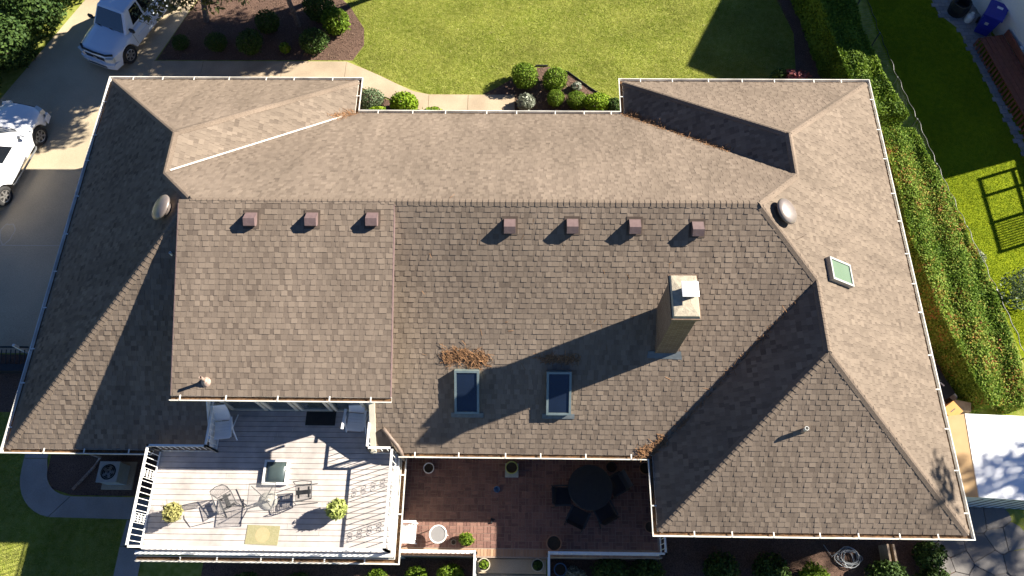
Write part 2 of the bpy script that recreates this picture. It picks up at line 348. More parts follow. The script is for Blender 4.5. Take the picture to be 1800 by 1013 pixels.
grass('lawn_grass', [(29.4, 20.6), (29.6, 18), (30.3, 13.9), (31.0, 9.3), (31.9, 4.5), (37, 4.5), (37, 12.5), (33.9, 12.9), (33.7, 14.3), (33.2, 17.3), (32.4, 19.5), (32.2, 20.6)], 260000, 'nblade')['label'] = 'bright neighbouring grass beyond the wire fence'
def chips(poly, n, label, m='chip', size=.03):
    P = np.array(poly); x = rng.uniform(P[:, 0].min(), P[:, 0].max(), n); y = rng.uniform(P[:, 1].min(), P[:, 1].max(), n)
    ok = inpoly(x, y, poly); x, y = x[ok], y[ok]; n = len(x)
    Q = np.stack([x, y, gz(y) + rng.uniform(.012, .035, n)], 1)
    o = fill('mulch_chips', m, leafV(Q, np.tile([0, 0, 1.], (n, 1)), size, .35, .35), None, rng.beta(1.2, 2.2, n), kind='stuff'); o['label'] = label; o['category'] = 'mulch'
chips(BED1, 16000, 'brown bark chips under the conifers'); chips(BED2, 6000, 'brown bark chips round the ball shrubs')
chips(BED2b, 3000, 'brown bark chips beside the pale path'); chips(BED3, 4000, 'dark bark chips along the north hedge')

# ------------------------------------------------------------------ house
ZE = 3.4; M = .688; XR = 26.6; XB = 8.735; XE = 18.112; XH = 18.321; YB = 11.6; YW = 13.011; YG = -2.03; HD = 5.8
M1 = (HD, HD); M2 = (XR - HD, HD); w1 = XB / 2; w2 = (XR - XE) / 2; w3 = (XR - XH) / 2
aL = (w1, YW - w1); rL = (w1, YB - w1); aR = (XR - w2, YW - w2); rR = (XR - w2, YB - w2); aF = (XR - w3, YG + w3); rF = (XR - w3, w3)
DX0, DX1, DY0 = 5.5, 11.2, .98; DM = .361; DZ0 = ZE + M * HD - DM * (HD - DY0)     # dormer roof
house = thing('house', 'single house with brown shingled hip roof, dormer and roof deck', 'house', (13, 5, 0))
house.location = (0, 0, 0)
def crossings(poly, s):
    c = []; n = len(poly)
    for i in range(n):
        (u0, s0), (u1, s1) = poly[i], poly[(i + 1) % n]
        if (s0 > s) != (s1 > s): c.append(u0 + (u1 - u0) * (s - s0) / (s1 - s0))
    c.sort(); return list(zip(c[::2], c[1::2]))
def roof_slope(name, o, e, n, mm, poly, z0, single=0, ex=.1437, tk=1.0, tc=1.0):
    o = np.array(o, float); e = np.array(e, float); n = np.array(n, float); q = math.sqrt(1 + mm * mm)
    E3 = np.array((*e, 0)); U3 = np.array((*(n / q), mm / q)); N3 = np.cross(E3, U3)
    if N3[2] < 0: N3 = -N3
    O3 = np.array((*o, z0))
    us = [((np.array(p) - o) @ e, (np.array(p) - o) @ n * q) for p in poly]
    bs = MB(); k = len(poly); top = [O3 + E3 * u + U3 * s for u, s in us]; bot = [p - np.array((0, 0, .10)) for p in top]
    bs.add(top + bot, [tuple(range(k)), tuple(range(2 * k - 1, k - 1, -1))] + [(i, (i + 1) % k, k + (i + 1) % k, k + i) for i in range(k)])
    base = bs.build(name, 'sheathing', house)
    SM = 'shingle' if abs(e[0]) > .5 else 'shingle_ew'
    smax = max(s for u, s in us); slabs_ = []
    for c in range(int(smax / ex) + 1):
        s0 = c * ex - (.03 if c == 0 else 0); s1 = min((c + 1) * ex + .006, smax - .001)
        if s1 - s0 < .03: break
        B = crossings(us, max(s0, .002)); T = crossings(us, s1)
        if len(B) != len(T): B = T = crossings(us, (s0 + s1) / 2)
        for (a, b), (a2, b2) in zip(B, T):
            u = min(a, a2) - random.uniform(0, .2); tab = random.random() < .5; hi = max(b, b2)
            while u < hi:
                w_ = random.uniform(.09, .21) if tab else random.uniform(.07, .17)
                ua, ub = u, u + w_ - .004
                l0, r0 = max(ua, a), min(ub, b); l1, r1 = max(ua, a2), min(ub, b2)
                if r0 > l0 or r1 > l1:
                    r0 = max(r0, l0); r1 = max(r1, l1)
                    t = tk * (random.uniform(.011, .016) if tab else random.uniform(.0055, .008))
                    wob = random.uniform(-.004, .004)
                    P = [O3 + E3 * uu + U3 * ss + N3 * h for uu, ss, h in ((l0, s0 + wob, t), (r0, s0 + wob, t), (r1, s1, .003 * min(tk, 1)), (l1, s1, .003 * min(tk, 1)), (l0, s0 + wob, 0), (r0, s0 + wob, 0), (r1, s1, 0), (l1, s1, 0))]
                    slabs_.append((P, random.triangular(.40, 1.0, .72) if tab else random.triangular(.12, .8, .5)))
                    slabs_[-1] = (P, .62 + (slabs_[-1][1] - .62) * tc)
                u += w_; tab = (not tab) if random.random() < .86 else tab
    F = [(0, 1, 2, 3), (0, 4, 5, 1), (1, 5, 6, 2), (3, 7, 4, 0)]
    if N3 @ np.cross(slabs_[0][0][1] - slabs_[0][0][0], slabs_[0][0][2] - slabs_[0][0][0]) < 0: F = [f[::-1] for f in F]
    if single:
        slabs_.sort(key=lambda s_: np.linalg.norm(s_[0][0] - CAMP))
        for P, t in slabs_[:single]: MB().add(P, F, t).build('shingle', SM, base)
        slabs_ = slabs_[single:]
    m_ = MB()
    for P, t in slabs_: m_.add(P, F, t)
    m_.build('shingle_courses', SM, base, kind='stuff')
    return base
K = (0, 0); A_ = (0, YW); B_ = (XB, YW); C_ = (XB, YB); D_ = (XE, YB); E_ = (XE, YW); F_ = (XR, YW); G_ = (XR, YG); H_ = (XH, YG); I_ = (XH, 0)
roof_slope('roof_slope', K, (0, 1), (1, 0), M, [K, M1, rL, aL, A_], ZE, tk=.3)
roof_slope('roof_slope', A_, (1, 0), (0, -1), M, [A_, aL, B_], ZE, tc=.72)
roof_slope('roof_slope', B_, (0, 1), (-1, 0), M, [B_, aL, rL, C_], ZE, tc=.8)
roof_slope('roof_slope', C_, (1, 0), (0, -1), M, [C_, rL, M1, M2, rR, D_], ZE, tc=.72)
roof_slope('roof_slope', D_, (0, 1), (1, 0), M, [D_, rR, aR, E_], ZE, tk=.3)
roof_slope('roof_slope', E_, (1, 0), (0, -1), M, [E_, aR, F_], ZE, tc=.72)
roof_slope('roof_slope', F_, (0, 1), (-1, 0), M, [F_, aR, rR, M2, rF, aF, G_], ZE, tc=.72)
roof_slope('roof_slope', H_, (1, 0), (0, 1), M, [G_, aF, H_], ZE, tk=1.1, tc=.75)
roof_slope('roof_slope', H_, (0, 1), (1, 0), M, [H_, aF, rF, I_], ZE, tk=.3)
roof_slope('roof_slope', K, (1, 0), (0, 1), M, [K, (5.8, 0), M1], ZE, tk=1.1)
roof_slope('roof_slope', K, (1, 0), (0, 1), M, [(10.42, 0), I_, rF, M2, (10.42, HD)], ZE, tk=1.1, tc=.75)
roof_slope('dormer_roof', (DX0, DY0), (1, 0), (0, 1), DM, [(DX0, DY0), (DX1, DY0), (DX1, HD), (DX0, HD)], DZ0, single=300, tc=.8)

# ridge and hip caps
def rz_(p): return None
def cap_line(p, q, na, nb, sa, sb, single, ex=.152, half=.135):
    """p,q 3-D ends; na,nb plan directions down each side, sa,sb their slopes"""
    p = Vector(p); q = Vector(q); d = (q - p); Ln = d.length; d.normalize()
    def down(n_, s_):
        v = Vector((n_[0], n_[1], -s_)); v -= d * v.dot(d); return v.normalized()
    da = down(na, sa); db = down(nb, sb); nrm = (-(da + db)).normalized()
    if nrm.z < 0: nrm = -nrm
    def piece():
        L_ = ex + .05; vs = []
        for y, h in ((0, .030), (L_, .016)):
            vs += [d * y + da * half + nrm * (h - .008), d * y + da * .03 + nrm * h, d * y + db * .03 + nrm * h, d * y + db * half + nrm * (h - .008)]
        lo = [v - nrm * .016 for v in vs]
        f = [(0, 1, 5, 4), (1, 2, 6, 5), (2, 3, 7, 6), (0, 8, 9, 1), (1, 9, 10, 2), (2, 10, 11, 3), (0, 4, 12, 8), (3, 11, 15, 7)]
        return vs + lo, f
    vs, f = piece(); n_ = int(Ln / ex)
    if single:
        mb = MB().add(vs, f); me = None
        for i in range(n_):
            pos = p + d * (i * ex + random.uniform(-.004, .004))
            if me is None: o = mb.build('ridge_cap', 'cap', house, loc=pos); me = o.data
            else: o = link('ridge_cap', me, house, loc=pos)
            o.rotation_euler = (random.uniform(-.012, .012),) * 2 + (random.uniform(-.02, .02),)
    else:
        mb = MB()
        for i in range(n_): mb.add([v + p + d * i * ex for v in vs], f)
        mb.build('ridge_caps', 'cap', house, kind='stuff')
def z3(p, h): return (p[0], p[1], ZE + h)
HR = M * HD
S, N_, W_, E__ = (0, -1), (0, 1), (-1, 0), (1, 0)
cap_line(z3(M1, HR), z3(M2, HR), N_, S, M, M, 1)
cap_line(z3(K, 0), z3(M1, HR), W_, S, M, M, 1)
cap_line(z3(H_, 0), z3(aF, M * w3), W_, S, M, M, 1)
cap_line(z3(G_, 0), z3(aF, M * w3), E__, S, M, M, 1)
cap_line(z3(aF, M * w3), z3(rF, M * w3), W_, E__, M, M, 1)
cap_line(z3(rF, M * w3), z3(M2, HR), S, E__, M, M, 1)
cap_line(z3(rL, M * w1), z3(M1, HR), W_, N_, M, M, 0)
cap_line(z3(aL, M * w1), z3(rL, M * w1), W_, E__, M, M, 0)
cap_line(z3(A_, 0), z3(aL, M * w1), W_, N_, M, M, 0)
cap_line(z3(B_, 0), z3(aL, M * w1), E__, N_, M, M, 0)
cap_line(z3(rR, M * w2), z3(M2, HR), E__, N_, M, M, 0)
cap_line(z3(aR, M * w2), z3(rR, M * w2), W_, E__, M, M, 0)
cap_line(z3(E_, 0), z3(aR, M * w2), W_, N_, M, M, 0)
cap_line(z3(F_, 0), z3(aR, M * w2), E__, N_, M, M, 0)
# valley flashing, the west valley with its exposed pale strip
def valley(p, q, ha, hb, width, m, lift=.03):
    p = Vector((*p, ha + ZE)); q = Vector((*q, hb + ZE)); d = (q - p).normalized(); sd_ = d.cross(Vector((0, 0, 1))).normalized(); u = Vector((0, 0, 1))
    MB().add([p + sd_ * width + u * (lift + width * .45), p + u * lift, p - sd_ * width + u * (lift + width * .45), q + sd_ * width + u * (lift + width * .45), q + u * lift, q - sd_ * width + u * (lift + width * .45)], [(0, 1, 4, 3), (1, 2, 5, 4)]).build('valley_flashing', m, house)
f_ = lambda a, b, t: (a[0] + (b[0] - a[0]) * t, a[1] + (b[1] - a[1]) * t)
valley(f_(C_, rL, .07), f_(C_, rL, .97), M * w1 * .07, M * w1 * .97, .032, 'valley')

# gutters
GP = [(.012, -.02), (.012, -.135), (.11, -.135), (.165, -.045), (.165, .0), (.138, .0), (.138, -.03), (.103, -.118), (.026, -.118), (.026, -.02)]
def sweep_pts(pts, prof, z):
    pts = [Vector(p) for p in pts]; n = len(pts); out = []
    for i, p in enumerate(pts):
        d1 = (p - pts[i - 1]).normalized() if i else (pts[1] - p).normalized(); d2 = (pts[i + 1] - p).normalized() if i < n - 1 else d1
        n1 = Vector((-d1.y, d1.x)); n2 = Vector((-d2.y, d2.x)); mi = (n1 + n2) / (1 + n1.dot(n2))
        out.append([(p.x + mi.x * o, p.y + mi.y * o, z + h) for o, h in prof])
    return out
def sweep(pts, prof, z, closed=True):
    R = sweep_pts(pts, prof, z); k = len(prof); mb = MB(); mb.v = [v for r in R for v in r]
    kk = k if closed else k - 1
    for i in range(len(R) - 1):
        for j in range(kk): mb.f.append((i * k + j, i * k + (j + 1) % k, (i + 1) * k + (j + 1) % k, (i + 1) * k + j))
    if closed: mb.f += [tuple(range(k)), tuple(range((len(R) - 1) * k, len(R) * k))[::-1]]
    return mb
STRAP = None
def gutter(pts, z, parent, spacing=1.15, debris=True):
    global STRAP
    g_ = sweep(pts, GP, z).build('gutter', 'gutter', parent)
    if debris: sweep(pts, [(.027, -.085), (.115, -.085)], z, False).build('gutter_debris', 'debris', g_, kind='stuff')
    for a, b in zip(pts, pts[1:]):
        a = Vector(a); b = Vector(b); L_ = (b - a).length; d = (b - a).normalized(); n_ = Vector((-d.y, d.x)); t = random.uniform(.5, .9)
        while t < L_ - .2:
            p = a + d * t + n_ * .085; loc = (p.x, p.y, z + .003)
            if STRAP is None: o = MB().box((0, 0, 0), (.035, .15, .01)).build('gutter_strap', 'gutter', g_, loc=loc); STRAP = o.data
            else: o = link('gutter_strap', STRAP, g_, loc=loc)
            o.rotation_euler = (0, 0, math.atan2(d.y, d.x)); t += spacing * random.uniform(.8, 1.25)
    return g_
gutter([(4.15, 0), K, A_, B_, C_, D_, E_, F_, G_, H_, I_, (11.16, 0)], ZE, house)
gutter([(DX1 + .03, DY0), (DX0 - .03, DY0)], DZ0, house)
sweep([(4.15, 0), K, A_, B_, C_, D_, E_, F_, G_, H_, I_, (11.16, 0)], [(-.02, -.16), (-.02, -.02), (.01, -.02), (.01, -.16)], ZE).build('fascia', 'trim', house)
# walls and soffit
WL = [(.45, .5), (.45, YW - .45), (XB - .45, YW - .45), (XB - .45, YB - .45), (XE + .45, YB - .45), (XE + .45, YW - .45), (XR - .45, YW - .45), (XR - .45, YG + .45), (XH + .45, YG + .45), (XH + .45, .5), (10.5, .5), (10.5, 1.5), (5.8, 1.5), (5.8, .5)]
MB().prism(WL, -.8, 2.95).build('wall', 'house_brick', house)
SO = [K, A_, B_, C_, D_, E_, F_, G_, H_, I_, (10.47, 0), (10.47, 1.5), (5.8, 1.5), (5.8, 0)]
MB().prism(SO, ZE - .145, ZE - .125).build('soffit', 'cream', house)
MB().prism(WL, 2.95, ZE - .146).build('wall_frieze', 'cream', house)
# dormer
dw = MB(); X0, X1, Y0 = 5.85, 10.86, 1.28
zt = lambda y: DZ0 + DM * (y - DY0) - .11
dw.add([(X0, Y0, 2.9), (X1, Y0, 2.9), (X1, Y0, zt(Y0)), (X0, Y0, zt(Y0)), (X0, HD - .1, 2.9), (X1, HD - .1, 2.9), (X1, HD - .1, zt(HD - .1)), (X0, HD - .1, zt(HD - .1))], [(0, 1, 2, 3), (4, 0, 3, 7), (1, 5, 6, 2), (5, 4, 7, 6), (0, 4, 5, 1)])
dwall = dw.build('dormer_wall', 'siding', house)
MB().box(((DX0 + DX1) / 2, DY0 - .0, DZ0 - .10), (DX1 - DX0, .03, .17)).build('dormer_fascia', 'trim', house)
for xx in (DX0, DX1):
    s_ = 1 if xx > 8 else -1
    MB().add([(xx + .012 * s_ * a, y, zt(y) + .11 + h) for a in (0, 1.6) for y, h in ((DY0 - .02, -.17), (DY0 - .02, .008), (HD - .1, .008), (HD - .1, -.17))], [(0, 1, 2, 3), (4, 5, 6, 7), (0, 4, 5, 1), (1, 5, 6, 2), (3, 2, 6, 7), (0, 3, 7, 4)]).build('rake_board', 'vent', house)
for i, (x0, x1, gl) in enumerate(((6.15, 7.15, 0), (7.3, 8.05, 1), (8.2, 9.05, 1), (9.2, 10.1, 1))):
    fr = MB(); zb, zz = 3.12, 5.25
    for cx, sx in ((x0, .09), (x1, .09)): fr.box((cx, Y0 - .035, (zb + zz) / 2), (sx, .07, zz - zb))
    fr.box(((x0 + x1) / 2, Y0 - .035, zz + .045), (x1 - x0 + .09, .07, .09)); fr.box(((x0 + x1) / 2, Y0 - .035, zb - .03), (x1 - x0 + .09, .07, .06))
    wd = fr.build('patio_door' if gl else 'window', 'cream', dwall)
    MB().box(((x0 + x1) / 2, Y0 - .012, (zb + zz) / 2), (x1 - x0 - .09, .02, zz - zb)).build('pane', 'tint', wd)
# notch beside the deck: pale side wall and cap board
MB().add([(10.40, 0, 3.0), (10.40, 1.45, 3.0), (10.40, 1.45, ZE + M * 1.45), (10.40, 0, ZE), (10.46, 0, 3.0), (10.46, 1.45, 3.0), (10.46, 1.45, ZE + M * 1.45), (10.46, 0, ZE)], [(0, 1, 2, 3), (4, 5, 6, 7), (0, 3, 7, 4), (3, 2, 6, 7)]).build('notch_wall', 'trim', house)
MB().add([(10.37, -.05, ZE + .02), (10.53, -.05, ZE + .02), (10.53, 1.35, ZE + M * 1.35 + .06), (10.37, 1.35, ZE + M * 1.35 + .06), (10.37, -.05, ZE - .05), (10.53, -.05, ZE - .05), (10.53, 1.35, ZE + M * 1.35), (10.37, 1.35, ZE + M * 1.35)], [(0, 1, 2, 3), (0, 4, 5, 1), (1, 5, 6, 2), (3, 7, 4, 0)]).build('cap_board', 'cream', house)
MB().add([(5.8, 0, 3.0), (5.8, 1.45, 3.0), (5.8, 1.45, ZE + M * 1.45), (5.8, 0, ZE), (5.83, 0, 3.0), (5.83, 1.45, 3.0), (5.83, 1.45, ZE + M * 1.45), (5.83, 0, ZE)], [(0, 1, 2, 3), (4, 5, 6, 7), (0, 3, 7, 4), (3, 2, 6, 7)]).build('notch_wall', 'trim', house)

# downspout elbow, roof furniture
fs_z = lambda y: ZE + M * y
MB().tube([(10.75, .55, 3.86), (10.95, .32, 3.72), (11.14, .12, 3.62), (11.24, -.02, 3.52), (11.26, -.12, 3.3), (11.26, -.14, 2.95)], .055, 8).build('downspout', 'brownpipe', house, smooth=True)
MB().tube([(11.06, .9, 5.53), (11.02, 1.0, 5.42), (10.92, 1.22, 5.36), (10.91, 1.24, 5.1)], .045, 8).build('downspout', 'trim', house, smooth=True)
MB().tube([(.25, .02, 3.3), (.55, .35, 3.1), (.62, .42, 2.6), (.62, .42, -.3), (.45, .1, -.37), (-.1, -.62, -.4)], .05, 8).build('downspout', 'pipe', house, smooth=True)
def frame_on(o, px, py, z0, nx, ny, mm):
    """matrix: local x along eave, y up the slope, z normal"""
    q = math.sqrt(1 + mm * mm); n = Vector((nx, ny, 0)); u = Vector((nx / q, ny / q, mm / q)); e = Vector((ny, -nx, 0)); zn = e.cross(u)
    m4 = Matrix((e, u, zn)).transposed().to_4x4(); m4.translation = (px, py, z0); o.matrix_local = m4
def vent():
    v = [(-.15, -.17, .07), (.15, -.17, .07), (.15, -.17, .17), (-.15, -.17, .17), (-.15, .02, .22), (.15, .02, .22), (.15, .2, .03), (-.15, .2, .03), (-.15, .2, 0), (.15, .2, 0), (.15, -.1, 0), (-.15, -.1, 0)]
    f = [(0, 1, 2, 3), (3, 2, 5, 4), (4, 5, 6, 7), (0, 3, 4, 7, 8, 11), (1, 10, 9, 6, 5, 2), (7, 6, 9, 8), (0, 11, 10, 1)]
    return v, f
v_, f__ = vent()
VM = None
for i, (x, y) in enumerate(((7.45, 5.28), (9.06, 5.29), (10.65, 5.30), (14.26, 5.25), (15.91, 5.26), (17.55, 5.26), (19.2, 5.22))):
    dm = i < 3; mm = DM if dm else M; z = DZ0 + DM * (y - DY0) if dm else fs_z(y)
    if VM is None: o = MB().add(v_, f__).build('roof_vent', 'vent', house); VM = o.data
    else: o = link('roof_vent', VM, house)
    frame_on(o, x, y, z + .012, 0, 1, mm)
    fl = MB().box((0, .02, .004), (.42, .5, .008)).build('vent_flange', 'shingle', o)
for x, y, nx in ((4.93, 5.80, 1), (21.50, 5.74, -1)):
    o = MB().lathe([(.2, 0), (.2, .16), (.36, .16), (.375, .2), (.35, .24), (.25, .28), (.12, .30), (.01, .305)], n=24).build('attic_fan', 'dome', house, smooth=True)
    zz = ZE + M * (x if nx > 0 else XR - x); frame_on(o, x, y, zz, nx, 0, M)
    MB().box((0, -.45, .02), (.12, .22, .03)).build('flashing', 'paleframe', o)
def skylight(x, y, z, nx, ny, lw, lh, hgt, gm, fm, name='skylight'):
    fr = MB(); t = .06
    for sx in (-1, 1): fr.box((sx * (lw / 2 - t / 2), 0, hgt / 2), (t, lh, hgt))
    for sy in (-1, 1): fr.box((0, sy * (lh / 2 - t / 2), hgt / 2), (lw - 2 * t, t, hgt))
    o = fr.build(name, fm, house); frame_on(o, x, y, z, nx, ny, M)
    MB().box((0, 0, hgt - .035), (lw - 2 * t, lh - 2 * t, .02)).build('pane', gm, o)
    return o
slh = 1.02 * math.sqrt(1 + M * M)
for x, y in ((13.10, 1.50), (15.63, 1.49)):
    o = skylight(x, y, fs_z(y), 0, 1, .68, slh, .17, 'glass', 'tealframe')
    MB().box((0, -slh / 2 - .09, .02), (.9, .14, .015)).build('flashing', 'lead', o)
    MB().box((-.29, 0, .139), (.05, slh - .14, .004)).build('inner_edge', 'greenglass', o); MB().box((0, -slh / 2 + .10, .139), (.53, .09, .004)).build('inner_edge', 'greenglass', o)
skylight(23.30, 4.58, ZE + M * (XR - 23.30), -1, 0, .68, .95, .16, 'greenglass', 'greyframe')
def vent_pipe(x, y, z, r, h, cone=0, m='pipe'):
    mb = MB().lathe([(r, -.05), (r, h), (r * .75, h), (r * .75, h - .1)], n=14)
    o = mb.build('vent_pipe', m, house, smooth=False); o.location = (x, y, z)
    if cone: MB().lathe([(cone, -.06), (cone * .75, .05), (r * 1.1, .13)], n=16, cap=False).build('pipe_boot', 'pipe', o, smooth=True)
vent_pipe(6.40, 1.30, DZ0 + DM * .32, .04, .38, .15); vent_pipe(21.97, .34, ZE + M * 2.37, .055, .28, .08, 'paleframe'); vent_pipe(5.19, 4.58, fs_z(4.58), .035, .12, 0, 'white')
# chimney
CX, CY = 18.52, 2.94
ch = MB().box((CX, CY, 6.0), (.575, 1.05, 3.2)).build('chimney', 'chimney_brick', house)
cc = MB()
for i, (z, d) in enumerate(((7.60, .02), (7.675, .045), (7.75, .07))): cc.box((CX, CY, z), (.575 + 2 * d, 1.05 + 2 * d, .073))
cc.build('corbel', 'chimney_brick', ch)
MB().add([(CX + sx * a, CY + sy * b, z) for z, a, b in ((7.79, .33, .565), (7.86, .30, .53), (7.89, .12, .2)) for sx, sy in ((-1, -1), (1, -1), (1, 1), (-1, 1))], [(0, 1, 5, 4), (1, 2, 6, 5), (2, 3, 7, 6), (3, 0, 4, 7), (4, 5, 9, 8), (5, 6, 10, 9), (6, 7, 11, 10), (7, 4, 8, 11), (8, 9, 10, 11)]).build('chimney_crown', 'mortar', ch)
fl = MB().box((CX + .07, CY + .06, 7.98), (.26, .26, .22)).build('flue', 'frame', ch)
MB().add([(CX + .07 + sx * .2, CY + .06 + sy * .2, z) for z in (8.12, 8.14) for sx, sy in ((-1, -1), (1, -1), (1, 1), (-1, 1))] + [(CX + .07, CY + .06, 8.19)], [(3, 2, 1, 0), (0, 1, 5, 4), (1, 2, 6, 5), (2, 3, 7, 6), (3, 0, 4, 7), (4, 5, 8), (5, 6, 8), (6, 7, 8), (7, 4, 8)]).build('flue_cap', 'whitemetal', ch)
MB().add([(18.02, 2.30, fs_z(2.30) + .022), (18.98, 2.27, fs_z(2.27) + .022), (18.94, 2.46, fs_z(2.46) + .024), (18.05, 2.46, fs_z(2.46) + .024)], [(0, 1, 2, 3)]).build('flashing', 'lead', ch)

# pine needles caught on the roof
def needles(label, P, n, spread, h, zf):
    P = np.array(P, float); t = rng.random(n) * (len(P) - 1); i = t.astype(int); f = (t - i)[:, None]
    Q = P[i] * (1 - f) + P[np.minimum(i + 1, len(P) - 1)] * f; Q = Q + np.stack([rng.normal(0, spread[0], n), rng.normal(0, spread[1], n)], 1)
    z = zf(Q[:, 0], Q[:, 1]) + .012 + np.abs(rng.normal(0, h, n)); C = np.column_stack([Q, z])
    a = rng.uniform(0, 2 * PI, n); T = unit(np.column_stack([np.cos(a), np.sin(a), zf(Q[:, 0] + np.cos(a) * .1, Q[:, 1] + np.sin(a) * .1) * 10 - zf(Q[:, 0], Q[:, 1]) * 10 + rng.normal(0, .25, n)]))
    s = rng.uniform(.05, .12, n)[:, None]; B = np.cross(T, [0, 0, 1.]); B = unit(B) * .0055
    V = np.stack([C - T * s - B, C - T * s + B, C + T * s + B, C + T * s - B], 1)
    o = fill('pine_needles', 'needle', V, None, rng.random(n), kind='stuff'); tag(o, label, 'needles')
FSZ = lambda x, y: ZE + M * y
needles('orange pine needle heap above the west skylight', [(12.5, 2.25), (12.9, 2.33), (13.3, 2.22), (13.6, 2.24)], 640, (.10, .09), .028, FSZ)
needles('shaded pine needles above the skylight under the chimney shadow', [(15.1, 2.28), (15.7, 2.24), (16.1, 2.25)], 260, (.08, .05), .02, FSZ)
VZ = lambda x, y: ZE + np.maximum(M * (x - XH), M * np.clip(y, 0, 99))
needles('brown needle clump at the foot of the southern valley', [(17.9, .03), (18.25, .08), (18.6, .38)], 300, (.07, .07), .02, VZ)
needles('thin needle line along the southern valley', [(18.6, .3), (22.0, 3.7)], 160, (.04, .04), .012, VZ)
VE = lambda x, y: ZE + np.maximum(M * (x - XE), M * (YB - y))
needles('orange needles in the northeast valley', [(18.15, 11.6), (18.5, 11.25), (19.2, 10.5)], 330, (.07, .07), .018, VE)
needles('scattered needles higher in the northeast valley', [(19.2, 10.5), (20.9, 8.8)], 240, (.05, .05), .02, VE)
VW = lambda x, y: ZE + np.maximum(M * (XB - x), M * (YB - y))
needles('orange needles at the mouth of the pale valley', [(8.72, 11.6), (8.2, 11.15)], 170, (.08, .07), .015, VW)
dsz = lambda x, y: FSZ(x, y)
needles('loose needles scattered over the south slope', [(11.5, 3), (16, 4.2), (21, 2.5)], 40, (1.6, 1.2), .005, lambda x, y: ZE + M * np.clip(y, .1, 5.7))

# ------------------------------------------------------------------ roof deck
deck = thing('roof_deck', 'white boarded roof deck with scrolled white railing in front of the dormer', 'deck')
DZ = 3.05
MB().prism([(4.4, -2.62), (10.98, -2.62), (10.98, .55), (4.4, .55)], -.8, 2.9).build('lower_wall', 'siding', deck)
MB().prism([(4.2, -2.72), (11.12, -2.72), (11.12, .02), (10.42, .02), (10.42, 1.42), (5.83, 1.42), (5.83, .02), (4.2, .02)], 2.86, DZ - .035).build('deck_base', 'sheathing', deck)
y = -2.70; bw = .150
while y < 1.40:
    x0, x1 = (4.22, 11.1) if y + bw < .03 else (5.84, 10.39); y1 = min(y + bw, 1.415)
    cut = random.uniform(x0 + 1.5, x1 - 1.5)
    for a, b in ((x0, cut - .003), (cut + .003, x1)):
        MB().box(((a + b) / 2, (y + y1) / 2, DZ - .012 + random.uniform(-.001, .001)), (b - a, y1 - y - .011, .024)).build('deck_board', 'deckboard', deck)
    y += bw
gutter([(11.16, -.02), (11.16, -2.80), (4.08, -2.80)], 2.93, deck, 1.0)
MB().prism([(4.1, -2.78), (11.14, -2.78), (11.14, -2.70), (4.1, -2.70)], 2.8, 3.04).build('fascia', 'white', deck)
MB().prism([(11.08, -2.70), (11.14, -2.70), (11.14, -.02), (11.08, -.02)], 2.8, 3.04).build('fascia', 'white', deck)
def spiral(c, ax, r0, turns, flip, n=18):
    return [c + ax * (flip[0] * (r0 * (1 - .8 * t) * math.cos(turns * 2 * PI * t))) + Vector((0, 0, flip[1] * r0 * (1 - .8 * t) * math.sin(turns * 2 * PI * t))) for t in [i / n for i in range(n + 1)]]
def railing(parent, p0, p1, z0, h=.86, sp=.15, panels=(), m='white', r=.011):
    p0 = Vector((*p0, 0)); p1 = Vector((*p1, 0)); d = (p1 - p0); L_ = d.length; d.normalize(); rz = math.atan2(d.y, d.x); mid = (p0 + p1) / 2
    MB().box((mid.x, mid.y, z0 + h), (L_ + .05, .06, .035), rz).build('top_rail', m, parent)
    MB().box((mid.x, mid.y, z0 + .09), (L_, .035, .03), rz).build('bottom_rail', m, parent)
    for q in (p0, p1): MB().box((q.x, q.y, z0 + h / 2 + .01), (.06, .06, h + .03), rz).build('post', m, parent)
    n = max(2, int(L_ / sp)); me = None
    for i in range(1, n):
        t = L_ * i / n
        if any(abs(t - c) < .14 for c in panels): continue
        q = p0 + d * t; loc = (q.x, q.y, z0 + .1)
        if me is None: o = MB().box((0, 0, (h - .1) / 2), (.016, .016, h - .12), rz).build('baluster', m, parent, loc=loc); me = o.data
        else: link('baluster', me, parent, loc=loc)
    for c in panels:
        q = p0 + d * c; mb = MB(); zc = z0 + h / 2 + .05
        for sg in (-1, 1):
            for zs in (-1, 1):
                for k in (.17, -.17): mb.tube(spiral(Vector((q.x, q.y, zc + k + zs * .075)) + d * sg * .06, d, .06, 1.25, (sg, zs)), .007, 4)
        mb.tube([Vector((q.x, q.y, z0 + .1)), Vector((q.x, q.y, z0 + h - .02))], .008, 4)
        for sg in (-1, 1): mb.tube([Vector((q.x, q.y, z0 + .1)) + d * sg * .125, Vector((q.x, q.y, z0 + h - .02)) + d * sg * .125], .008, 4)
        mb.build('scroll_panel', m, parent)
railing(deck, (4.28, .0), (4.28, -2.64), DZ, panels=(.72, 1.9)); railing(deck, (4.28, 0), (5.88, 0), DZ); railing(deck, (5.88, 0), (5.88, 1.3), DZ)
railing(deck, (10.36, 1.3), (10.36, 0), DZ); railing(deck, (10.36, 0), (11.05, 0), DZ); railing(deck, (11.05, 0), (11.05, -2.64), DZ, panels=(.72, 1.9)); railing(deck, (4.28, -2.64), (11.05, -2.64), DZ, panels=(1.7, 3.4, 5.1))
sk_ = MB()
for sx in (-1, 1): sk_.box((7.68 + sx * .315, -.57, 3.11), (.06, .69, .13))
for sy in (-1, 1): sk_.box((7.68, -.57 + sy * .315, 3.11), (.57, .06, .13))
dsk = sk_.build('dome_skylight', 'white', deck)
dm = MB(); n = 8
